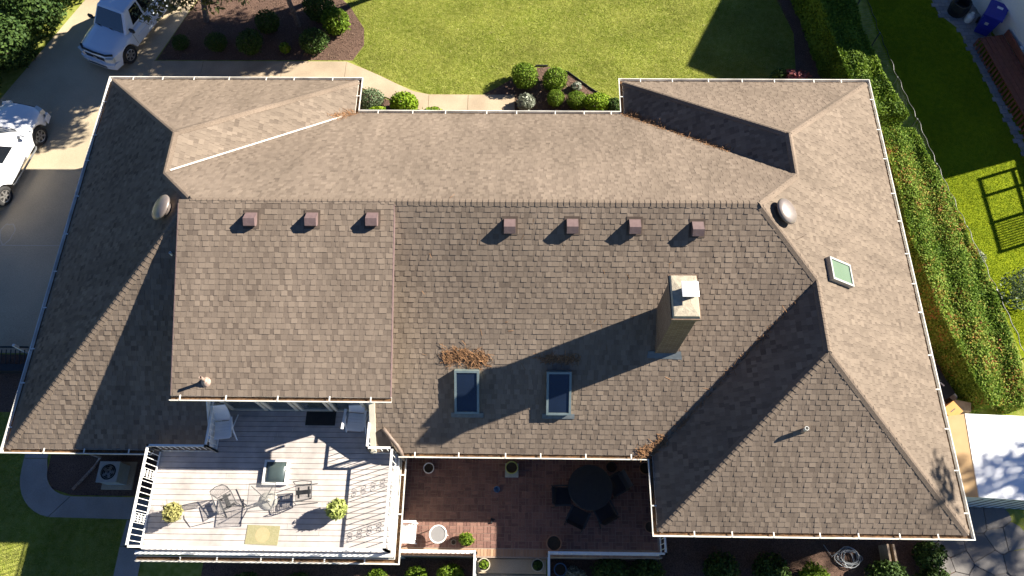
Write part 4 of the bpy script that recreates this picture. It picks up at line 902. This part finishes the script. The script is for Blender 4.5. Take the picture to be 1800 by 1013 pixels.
# ------------------------------------------------------------------ cars
def car(name, label, cat, loc, rz, P, paint):
    """local: front at y=0 facing +y, body to -y"""
    t = thing(name, label, cat, loc, rz); W = P['w']; R = .40; wy = P['wheels']
    def interp(tab, y): return float(np.interp(-y, [a for a, b in tab], [b for a, b in tab]))
    ys_ = sorted(set([0, .03, .08, .16, .28] + [round(k, 3) for k in np.arange(.36, P['len'], .12)] + [P['len'] - .1, P['len']]))
    mb = MB(); rings = []
    for yy in ys_:
        y = -yy; hw = W * interp(P['wid'], y); zs = interp(P['sho'], y); ztp = interp(P['top'], y); zb = interp(P['bot'], y)
        for c in wy:
            if abs(yy - c) < R + .03: zb = max(zb, .40 + math.sqrt(max((R + .03) ** 2 - (yy - c) ** 2, 0)))
        zb = min(zb, zs - .08)
        fl = .03 if any(abs(yy - c) < R + .12 for c in wy) else 0
        half = [(hw - .03, zb), (hw + fl, min(zb + .06, zs - .07)), (hw + fl * .8, (zb + zs) / 2 + .05 if zb < zs - .2 else zs - .05), (hw, zs - .04), (hw - .05, zs), (hw * .72, ztp - .01), (hw * .35, ztp + .012)]
        rings.append([(x, y, z) for x, z in half] + [(0, y, ztp + .018)] + [(-x, y, z) for x, z in half[::-1]])
    k = len(rings[0]); mb.v = [v for r in rings for v in r]
    for i in range(len(rings) - 1):
        for j in range(k - 1): mb.f.append((i * k + j, i * k + j + 1, (i + 1) * k + j + 1, (i + 1) * k + j))
    mb.f += [tuple(range(k))[::-1], tuple(range((len(rings) - 1) * k, len(rings) * k))]
    body = mb.build('body', paint, t, smooth=True)
    es = body.modifiers.new('edge', 'EDGE_SPLIT'); es.split_angle = math.radians(38)
    # cabin
    y0, y1, y2, y3, zb, zr, wb, wt = P['cab']
    c8 = [(-wb, y0, zb), (wb, y0, zb), (wb, y3, zb), (-wb, y3, zb), (-wt, y1, zr), (wt, y1, zr), (wt, y2, zr), (-wt, y2, zr)]
    bm = bmesh.new(); vv = [bm.verts.new(p) for p in c8]
    for f in ((4, 7, 6, 5), (0, 4, 5, 1), (1, 5, 6, 2), (2, 6, 7, 3), (3, 7, 4, 0)): bm.faces.new([vv[i] for i in f])
    bmesh.ops.recalc_face_normals(bm, faces=bm.faces)
    ed = [e for e in bm.edges if not e.is_boundary]; bmesh.ops.bevel(bm, geom=ed, offset=.085, segments=3, profile=.6, affect='EDGES')
    me = bpy.data.meshes.new('cabin'); bm.to_mesh(me); bm.free(); me.shade_smooth(); me.materials.append(MT[paint]); cb = link('cabin', me, t); es = cb.modifiers.new('edge', 'EDGE_SPLIT'); es.split_angle = math.radians(40)
    def panel(nm, idx, u0, u1, v0, v1, off=.012, par=t):
        a, b, c, d = [Vector(c8[i]) for i in idx]; n = (b - a).cross(d - a).normalized(); ctr = Vector((0, (y0 + y3) / 2, zb))
        if n.dot((a + c) / 2 - ctr) < 0: n = -n
        f = lambda u, v: (a.lerp(b, u)).lerp(d.lerp(c, u), v) + n * off
        m = 5; q = MB()
        for j in range(m + 1):
            for i in range(m + 1): q.v.append(f(u0 + (u1 - u0) * i / m, v0 + (v1 - v0) * j / m))
        for j in range(m):
            for i in range(m): s = j * (m + 1) + i; q.f.append((s, s + 1, s + m + 2, s + m + 1))
        o = q.build(nm, 'carglass', par); so_ = o.modifiers.new('solid', 'SOLIDIFY'); so_.thickness = .008; return o
    panel('windshield', (0, 1, 5, 4), .07, .93, .06, .9); panel('rear_window', (3, 2, 6, 7), .1, .9, .15, .85)
    for a0, b0 in P['side']:
        panel('side_window', (1, 2, 6, 5), a0, b0, .10, .86); panel('side_window', (0, 3, 7, 4), a0, b0, .10, .86)
    for c in wy:
        for sx in (-1, 1):
            R3 = Matrix.Rotation(sx * PI / 2, 3, 'Y'); ctr = (sx * (W - .13), -c, .385)
            wh = MB().lathe([(.22, -.11), (.36, -.115), (.385, -.08), (.385, .08), (.36, .115), (.25, .12), (.235, .09)], ctr, 28, False, R3).build('wheel', 'rubber', t, smooth=True)
            rm = MB().lathe([(.235, .09), (.235, .06), (.07, .07), (.06, .10), (.01, .10)], ctr, 24, False, R3).build('rim', 'darkmetal', wh)
            for s in range(6):
                a = s * PI / 3 + .3; v = Vector((sx * .095, .135 * math.cos(a), .135 * math.sin(a))) + Vector(ctr); MB().box(v, (.03, .22, .062), 0, a).build('spoke', 'alloy', wh)
            MB().tube([Vector(ctr) + Vector((sx * .10, .232 * math.cos(a), .232 * math.sin(a))) for a in np.linspace(0, 2 * PI, 25)[:-1]], .016, 5, True).build('rim_edge', 'alloy', wh)
            MB().lathe([(R + .02, -.1), (R + .02, .02), (.1, .02)], (sx * (W - .25), -c, .385), 20, False, R3).build('wheel_well', 'black', t)
    for sx in (-1, 1):
        MB().box((sx * (W * .74), -.07, P['lampz']), (.34, .16, .2), sx * -.35).build('headlight', 'lamp', t)
        MB().tube([(sx * (wb + .0), y0 - .25, zb + .06), (sx * (wb + .14), y0 - .22, zb + .12)], .02, 5).box((sx * (wb + .19), y0 - .22, zb + .13), (.2, .09, .15), 0).build('mirror', P['mirror'], t)
        for hy in P['handles']: MB().box((sx * (W + .012), hy, P['hz']), (.02, .16, .035)).build('door_handle', P['mirror'], t)
        if P.get('step'): MB().tube([(sx * (W + .06), -wy[0] - .5, .42), (sx * (W + .09), -wy[0] - .6, .38), (sx * (W + .09), -wy[1] + .6, .38), (sx * (W + .06), -wy[1] + .5, .42)], .035, 8).build('side_step', 'frame', t)
        if P.get('trim'): MB().box((sx * (W + .012), -2.25, .74), (.025, 1.25, .08)).build('door_trim', paint, t)
        for dy in P['doors']: MB().box((sx * (W + .0015), dy, .78), (.004, .012, .56)).build('door_gap', 'black', t)
    MB().box((0, -.008, P['lampz'] - .02), (W * 1.0, .06, .17)).build('grille', 'black', t); MB().box((0, .028, P['lampz'] - .02), (.16, .012, .09)).build('emblem', 'alloy', t)
    MB().add([(x, y, z) for z in (.36, .60) for x, y in ((-W * .98, -.34), (-W * .9, .02), (-W * .5, .11), (W * .5, .11), (W * .9, .02), (W * .98, -.34))] + [(x, y - .12, .61) for x, y in ((-W * .98, -.34), (-W * .9, .02), (-W * .5, .11), (W * .5, .11), (W * .9, .02), (W * .98, -.34))], [(i, i + 1, i + 7, i + 6) for i in range(5)] + [(i + 6, i + 7, i + 13, i + 12) for i in range(5)]).build('bumper', paint, t, smooth=False)
    MB().box((0, .105, .45), (.9, .02, .10)).build('bumper_intake', 'black', t)
    if P.get('guard'): MB().tube([(-W * .85, -.22, P['guard'] - .04), (-W * .6, -.06, P['guard']), (0, -.02, P['guard'] + .02), (W * .6, -.06, P['guard']), (W * .85, -.22, P['guard'] - .04)], .045, 6).build('hood_guard', 'black', t, smooth=True)
    for sx in (-.3, .3): MB().tube([(sx - .25, y0 + .06, zb + .025), (sx + .28, y0 - .02, zb + .07)], .012, 4).build('wiper', 'black', t)
    if P.get('bed'): MB().box((0, -(P['bed'][0] + P['bed'][1]) / 2, P['bed'][2] + .012), (W * 1.5, P['bed'][1] - P['bed'][0], .02)).build('cargo_bed', 'black', t)
    return t
WID = [(0, .72), (.1, .84), (.3, .95), (.7, 1), (4.4, 1), (5.2, .97)]
TR = dict(w=.92, len=5.2, wheels=(.85, 4.1), wid=WID, sho=[(0, .78), (.15, .92), (1.2, 1.02), (5.2, 1.04)], top=[(0, .86), (.06, .98), (.3, 1.06), (1.25, 1.15), (1.4, 1.1), (5.2, 1.10)], bot=[(0, .45), (.3, .38), (4.8, .40), (5.2, .5)], cab=(-1.22, -1.78, -3.25, -3.5, 1.10, 1.76, .83, .64), side=((.22, .52), (.57, .86)), lampz=.80, mirror='black', handles=(-2.4, -3.3), hz=.95, trim=1, doors=(-1.45, -2.55, -3.5), guard=1.0, bed=(3.6, 5.1, 1.11))
car('pickup_truck', 'silver pickup truck parked in shade beneath the conifer', 'truck', (-2.84, 16.35, 0), PI - math.atan2(-.386, .92) * -1 if False else PI - .397, TR, 'silver')
SV = dict(TR, len=4.9, wheels=(.95, 3.75), wid=[(0, .66), (.1, .80), (.3, .93), (.7, 1), (4.2, 1), (4.9, .9)], sho=[(0, .80), (.2, .95), (1.2, 1.05), (4.9, 1.05)], top=[(0, .88), (.08, 1.0), (.4, 1.08), (1.3, 1.16), (1.45, 1.12), (4.9, 1.12)], cab=(-1.3, -1.95, -4.5, -4.85, 1.12, 1.80, .85, .66), side=((.2, .42), (.46, .68), (.72, .92)), lampz=.82, mirror='carwhite', handles=(-2.3, -3.2), step=1, trim=None, doors=(-1.55, -2.5, -3.4), guard=None, bed=None)
car('parked_car', 'white high car with side steps parked on the driveway', 'car', (-5.02, 13.85, 0), -.215, SV, 'carwhite')

# ------------------------------------------------------------------ east neighbour
AD = Vector((.295, -.956)); BD = Vector((.956, .295))                    # its west wall runs along AD
def NP(t, b, o=(34.34, 18.73)): return (o[0] + AD.x * t + BD.x * b, o[1] + AD.y * t + BD.y * b)
nh = thing('neighbour_house', 'pale stucco neighbouring house in the upper right corner', 'house')
tp, hw_, zp, gs = -2.15, 2.75, 7.75, .6; ze_ = zp - gs * hw_
pts_ = []
for b in (0, 9): pts_ += [(*NP(tp - hw_, b), -.1), (*NP(tp + hw_, b), -.1), (*NP(tp + hw_, b), ze_), (*NP(tp, b), zp), (*NP(tp - hw_, b), ze_)]
MB().add(pts_, [(0, 1, 2, 3, 4), (9, 8, 7, 6, 5), (1, 6, 7, 2), (5, 0, 4, 9)]).build('wall', 'stucco', nh)
for sg in (-1, 1):
    a = [(*NP(tp, b), zp + .12) for b in (-.35, 9.3)] + [(*NP(tp + sg * (hw_ + .3), b), ze_ - .18 + .12) for b in (9.3, -.35)]
    MB().add(a + [(x, y, z - .12) for x, y, z in a], [(0, 1, 2, 3), (7, 6, 5, 4), (0, 3, 7, 4), (3, 2, 6, 7), (1, 5, 6, 2)]).build('roof', 'cap', nh)
MB().add([(*NP(t_, b), z) for z in (-.1, 2.6) for t_, b in ((tp + hw_, .0), (1.97, .0), (1.97, 5), (tp + hw_, 5))], [(0, 1, 5, 4), (1, 2, 6, 5), (4, 5, 6, 7)]).build('low_wall', 'stucco', nh)
W2 = [(36.9, 13.6), (36.9 - .295 * 7.5, 13.6 + .956 * 7.5), (36.9 - .295 * 7.5 + .956 * 9, 13.6 + .956 * 7.5 + .295 * 9), (36.9 + .956 * 9, 13.6 + .295 * 9)]
MB().prism(W2, -.1, 4.9).build('rear_wall', 'stucco', nh)
cx_ = sum(p[0] for p in W2) / 4; cy_ = sum(p[1] for p in W2) / 4; W2o = [(cx_ + (x - cx_) * 1.07, cy_ + (y - cy_) * 1.07) for x, y in W2]
MB().add([(x, y, 4.88) for x, y in W2o] + [(cx_, cy_, 6.6)], [(0, 1, 4), (1, 2, 4), (2, 3, 4), (3, 0, 4), (3, 2, 1, 0)]).build('rear_roof', 'cap', nh)
# pavers, wooden deck, bins
path = struct(sheet('paver_path', [(32.15, 20.8), (32.36, 19.51), (33.0, 18.7), (33.26, 17.2), (33.72, 14.32), (34.1, 12.0), (34.35, 12.0), (34.0, 14.3), (33.62, 17.2), (33.5, 17.98), (34.3, 18.25), (34.34, 18.73), (33.7, 20.8)], .012, 'walk'))
PP = [(32.15, 20.8), (32.36, 19.51), (33.0, 18.7), (33.26, 17.2), (33.72, 14.32), (34.1, 12.0), (34.35, 12.0), (34.0, 14.3), (33.62, 17.2), (33.5, 17.98), (34.3, 18.25), (34.34, 18.73), (33.7, 20.8)]
y = 12.0; row = 0
while y < 20.8:
    x = 32 + (row % 2) * .15
    while x < 34.6:
        if inpoly(np.array([x]), np.array([y]), PP)[0]: MB().box((x, y, .022 + random.uniform(-.003, .003)), (.285, .185, .03), random.uniform(-.02, .02), tone=random.random()).build('paver', 'paver', path)
        x += .3
    y += .2; row += 1
nd = thing('wooden_deck', 'reddish brown wooden deck along the pale neighbouring house', 'deck')
NDo = (33.42, 17.75); a2 = Vector((.19, -.98)).normalized(); b2 = Vector((.98, .19)).normalized()
for k in range(5): 
    c = (NDo[0] + b2.x * (.10 + k * .2) + a2.x * 3.4, NDo[1] + b2.y * (.10 + k * .2) + a2.y * 3.4); MB().box((c[0], c[1], .48), (.185, 6.8, .03), math.atan2(a2.y, a2.x) + PI / 2).build('deck_board', 'reddeck', nd)
c = (NDo[0] - b2.x * .0 + a2.x * 3.4, NDo[1] + a2.y * 3.4)
for k in range(34): MB().box((NDo[0] - b2.x * .02 + a2.x * k * .2, NDo[1] + a2.y * k * .2 - b2.y * .02, .24), (.02, .09, .44), math.atan2(b2.y, b2.x)).build('skirt_slat', 'reddeck', nd)
MB().box((c[0] + b2.x * .0, c[1], .5), (.05, 6.8, .05), math.atan2(a2.y, a2.x) + PI / 2).build('edge_beam', 'reddeck', nd)
MB().box((c[0] + b2.x * 1.06, c[1] + b2.y * 1.06, .62), (.06, 6.8, .3), math.atan2(a2.y, a2.x) + PI / 2).build('edge_beam', 'reddeck', nd)
# raised neighbouring terrace rail whose lattice shadow falls on the bright grass
t = thing('terrace_railing', 'raised wooden terrace rail east of the bright lawn', 'railing', (36.6, 11.45, 0))
MB().box((.6, -.2, 1.9), (1.2, 3.4, .1)).build('terrace_floor', 'reddeck', t)
for yy in (-1.8, -.6, .55, 1.3): MB().box((0, yy, 1.5), (.1, .1, 3.0)).build('post', 'reddeck', t)
for zz in (2.06, 2.95): MB().box((0, -.25, zz), (.08, 3.2, .07)).build('rail', 'reddeck', t)
for k in range(11): MB().box((0, -1.75 + k * .1, 2.5), (.03, .03, .85)).build('baluster', 'reddeck', t)
t = thing('wheelie_bin', 'blue wheeled rubbish bin leaning by the pale wall', 'bin', (33.95, 18.62, 0), -.55); t.scale = (1.2, 1.2, 1.1)
bb = MB().add([(sx * a, sy * b, z) for z, a, b in ((.06, .22, .25), (.98, .29, .34)) for sx, sy in ((-1, -1), (1, -1), (1, 1), (-1, 1))], [(0, 3, 2, 1), (0, 1, 5, 4), (1, 2, 6, 5), (2, 3, 7, 6), (3, 0, 4, 7)]).build('bin_body', 'blue', t)
MB().box((0, -.02, 1.02), (.64, .76, .06), 0, .06).build('lid', 'blue', t); MB().box((.05, .12, 1.058), (.2, .1, .004), 0, .06).build('sticker', 'white', t); MB().box((-.05, -.31, .62), (.12, .012, .12), 0, .09).build('sticker', 'paleframe', t)
for sx in (-1, 1): MB().lathe([(.12, -.03), (.12, .03)], (sx * .27, .28, .12), 14, True, Matrix.Rotation(PI / 2, 3, 'Y')).build('wheel', 'rubber', t)
t = thing('garden_barrel', 'dark barrel heap at the top of the paver path', 'barrel', (33.1, 19.6, 0)); MB().lathe([(.35, 0), (.42, .35), (.38, .6), (.3, .6), (.28, .3)], n=18).build('barrel', 'black', t); MB().tube([(-.3, 0, .6), (-.1, .1, .8), (.3, .05, .62)], .03, 6).build('handle', 'black', t)
t = thing('gas_bottle', 'small white gas bottle between the barrel and the blue bin', 'bottle', (33.45, 19.1, 0)); MB().lathe([(.12, 0), (.16, .08), (.16, .32), (.1, .4), (.05, .42)], n=16).build('tank', 'white', t); MB().lathe([(.07, .42), (.07, .5)], n=10).build('valve_collar', 'white', t)
t = thing('meter_box', 'pale utility meter on the ground beside the wooden deck', 'meter', (34.78, 17.05, .35)); MB().lathe([(.13, 0), (.14, .28), (.1, .34)], n=16).build('meter_drum', 'white', t); MB().box((.12, -.25, .1), (.4, .3, .5)).build('meter_case', 'acmetal', t)
t = shrub('pale_bush', 'pale silvery bush at the right picture edge', (31.95, 6.3, 0), (.85, .8, 1.0), 1300, .06, 'leaf_grey', lumps=14, lo=.15)
shrub('pale_bush', 'little silvery tuft growing through the wire fence', (30.7, 7.6, 0), (.4, .35, .5), 500, .06, 'leaf_pale', lumps=10)
tree('shade_tree', 'tall leafy tree far east of the shed', (45, 5.2, -.2), [(0, 0, 0), (.1, 0, 5), (.2, .1, 11)], [.35, .28, .1], [((-4.6 + k * .6 + random.uniform(-.4, .4), -1.3 + random.uniform(-.8, .8) + .12 * k, 13 + random.uniform(-1, 1)), (.75, .75, .5)) for k in range(9)] + [((.6 + k * .42 + random.uniform(-.5, .5), -.9 + random.uniform(-1.6, 1.2), 13 + random.uniform(-1, 1)), (.95, .95, .6)) for k in range(20)], 110, .17, 'leaf_dark')

# ------------------------------------------------------------------ shed and junk in the southeast
sh = thing('garden_shed', 'garden shed with white roof and tan side slope beyond the southeast corner', 'shed')
MB().prism([(27.35, -.78), (30.9, -.9), (31.0, 1.45), (27.45, 1.45)], -.6, 1.85).build('shed_wall', 'bluewall', sh)
zr = 2.2
for i in range(9): MB().box((28.2 + i * .33, -.905 + .0, .7), (.02, .02, 2.2)).build('wall_seam', 'frame', sh)
R1, R2 = (28.03, 1.55, zr), (27.85, -.90, zr)
MB().add([R1, R2, (31.1, -1.05, 1.98), (31.2, 1.5, 1.98), (28.03, 1.55, zr - .05), (27.85, -.90, zr - .05), (31.1, -1.05, 1.93), (31.2, 1.5, 1.93)], [(3, 2, 1, 0), (1, 2, 6, 5), (0, 4, 7, 3), (2, 3, 7, 6)]).build('white_roof', 'whiteroof', sh)
MB().add([R1, R2, (27.0, -.86, zr - .14), (27.25, 1.45, zr - .14), (28.03, 1.55, zr - .05), (27.85, -.90, zr - .05), (27.0, -.86, zr - .19), (27.25, 1.45, zr - .19)], [(0, 1, 2, 3), (1, 5, 6, 2), (2, 6, 7, 3), (0, 3, 7, 4)]).build('tan_roof', 'plywood', sh)
MB().tube([(R1[0], R1[1], zr - .005), (R2[0], R2[1], zr - .005)], .018, 6).build('ridge_strip', 'paleframe', sh)
flg = struct(sheet('flagstone_path', [(27.6, -1.0), (30.3, -1.15), (29.9, -4), (27.9, -4)], .006, 'flag'))
cells = []
for jj in range(5):
    for ii in range(4): cells.append((27.85 + ii * .72 + (jj % 2) * .3 + random.uniform(-.26, .26), -1.35 - jj * .62 + random.uniform(-.22, .22)))
for x, y in cells:                                                        # irregular stones: each clipped half way to its neighbours
    pl = [(x + .55 * math.cos(a), y + .5 * math.sin(a)) for a in [k * PI / 8 for k in range(16)]]
    for ox, oy in cells:
        if (ox, oy) == (x, y): continue
        dx, dy = ox - x, oy - y; L_ = math.hypot(dx, dy); lim = L_ / 2 - .012; out = []
        if L_ > 1.3: continue
        f = lambda p: ((p[0] - x) * dx + (p[1] - y) * dy) / L_ - lim
        for p, q in zip(pl, pl[1:] + pl[:1]):
            fp, fq = f(p), f(q)
            if fp <= 0: out.append(p)
            if fp * fq < 0: t_ = fp / (fp - fq); out.append((p[0] + (q[0] - p[0]) * t_, p[1] + (q[1] - p[1]) * t_))
        pl = out
    fz = MB().prism(pl, -.47, -.415 + random.uniform(-.006, .006)); fz.t = [random.random()] * len(fz.f); fz.build('flagstone', 'flag', flg)
t = thing('broken_chair', 'weathered wooden chair frame dumped beside the east eave', 'chair', (28.3, 3.9, -.1), .5)
for p in (((-.3, -.3, 0), (.2, .3, .8)), ((.3, -.3, 0), (-.1, .35, .75)), ((-.3, .2, .1), (.4, .15, .5)), ((-.35, -.1, .35), (.35, -.2, .3))): MB().tube(p, .03, 6).build('timber', 'wood', t)
MB().tube([(.25 * math.cos(a), .25 * math.sin(a), .4 + .1 * math.sin(a)) for a in np.linspace(0, 5, 14)], .025, 6).build('curved_back', 'wood', t)
t = thing('black_bin', 'black wheeled bin tipped over beside the hedge', 'bin', (28.5, 3.05, -.05), .55)
MB().add([(sx * a, y, .3 + sz * a * .8) for y, a in ((-.55, .22), (.4, .3)) for sx, sz in ((-1, -1), (1, -1), (1, 1), (-1, 1))], [(0, 1, 2, 3), (0, 4, 5, 1), (1, 5, 6, 2), (2, 6, 7, 3), (3, 7, 4, 0), (7, 6, 5, 4)]).build('bin_body', 'black', t); MB().box((0, .44, .32), (.66, .06, .56)).build('lid', 'black', t); MB().box((.02, -.1, .535), (.05, .16, .004), .2).build('sticker', 'white', t)
for sx in (-1, 1): MB().lathe([(.15, -.03), (.15, .03), (.07, .035)], (sx * .25, -.6, .2), 16, True, Matrix.Rotation(sx * PI / 2, 3, 'Y')).build('wheel', 'white', t)
t = thing('cardboard_box', 'orange cardboard box with a slot next to the shed', 'box', (28.5, 2.0, .35), .6); MB().box((0, 0, .25), (.5, .42, .5)).build('carton', 'cardboard', t); MB().box((0, 0, .503), (.2, .03, .004)).build('slot', 'black', t); MB().box((.0, 0, -.3), (.6, .5, .6)).build('crate', 'wood', t)
o = MB().box((0, 0, .15), (.7, .4, .3), .3).box((.1, .1, .4), (.5, .3, .2), -.2).build('timber_pile', 'wood', loc=(28.98, 2.15, .0)); tag(o, 'brown timber scraps between the orange box and hedge', 'timber')

# ------------------------------------------------------------------ planting along the south edge
for i, (x, y, r_, n, m, lb) in enumerate(((12.45, -3.15, .45, 1300, 'leaf_ball', 'sunlit shrub below the patio railing, east of its twin'), (11.4, -3.2, .42, 1200, 'leaf_ball', 'sunlit shrub just east of the deck gutter corner'), (10.2, -3.35, .42, 1200, 'leaf_ball', 'sunlit shrub under the east end of the deck'),
        (16.3, -3.2, .4, 1100, 'leaf_pale', 'pale sunlit shrub beside the blue pot'), (17.4, -3.0, .6, 1500, 'leaf_dark', 'dark shrub below the shaded railing, nearest the pale one'), (18.5, -3.0, .6, 1500, 'leaf_dark', 'dark shrub below the east end of the shaded railing'), (20.8, -2.85, .6, 1500, 'leaf_dark', 'dark shrub under the wing gutter nearest the patio'),
        (22.3, -2.9, .62, 1600, 'leaf_dark', 'dark shrub under the wing gutter west of the hose'), (23.6, -3.1, .55, 1500, 'leaf_ball', 'mid green shrub southwest of the coiled hose'), (25.8, -3.0, .6, 1700, 'leaf_dark', 'rounded shrub southeast of the coiled hose'), (27.25, -2.35, .5, 1400, 'leaf_dark', 'shrub under the southeast roof corner'), (27.3, -3.1, .5, 1400, 'leaf_dark', 'lower shrub beside the flagstones'),
        (6.2, -3.5, .5, 1200, 'leaf_dark', 'dark shrub under the west half of the deck front'), (7.8, -3.5, .5, 1200, 'leaf_dark', 'dark shrub under the middle of the deck front'))):
    shrub('garden_shrub', lb, (x, y, -.45), (r_, r_ * .9, r_ * .85), n, .055, m, 'shrubs along the south edge', lumps=10, lo=.45)
pot('flower_pot', 'blue glazed pot beside the steps railing', (15.85, -2.9, -.45), .2, .4, 'bluegrey')
hp = [(24.9 + (.28 + .1 * math.sin(k * .37)) * math.cos(k * .42) + .08 * math.sin(k * .11), -2.42 + (.24 + .08 * math.cos(k * .29)) * math.sin(k * .42), -.42 + .0012 * k) for k in range(110)] + [(24.4, -2.4, -.4), (24.2, -2.05, -.42)]
o = MB().tube(hp, .012, 5).build('garden_hose', 'hose'); tag(o, 'tangled pale grey garden hose under the wing gutter', 'hose')
for x, lb in ((26.0, 'dark'),): 
    t = thing('wooden_post_frame', 'pair of grey wooden stakes under the wing gutter', 'stakes', (25.95, -2.3, -.45)); MB().box((0, 0, .3), (.06, .5, .6)).build('stake', 'wood', t); MB().box((.18, 0, .3), (.06, .5, .6)).build('stake', 'wood', t)

# fallen leaves on the lawn
chips([(7.9, 17), (12, 15.4), (14.8, 16.7), (18, 15.2), (25.5, 15.2), (25.4, 20.4), (7.5, 20.4)], 240, 'a few dry leaves fallen on the sunlit lawn', 'leaf_straw', .045)
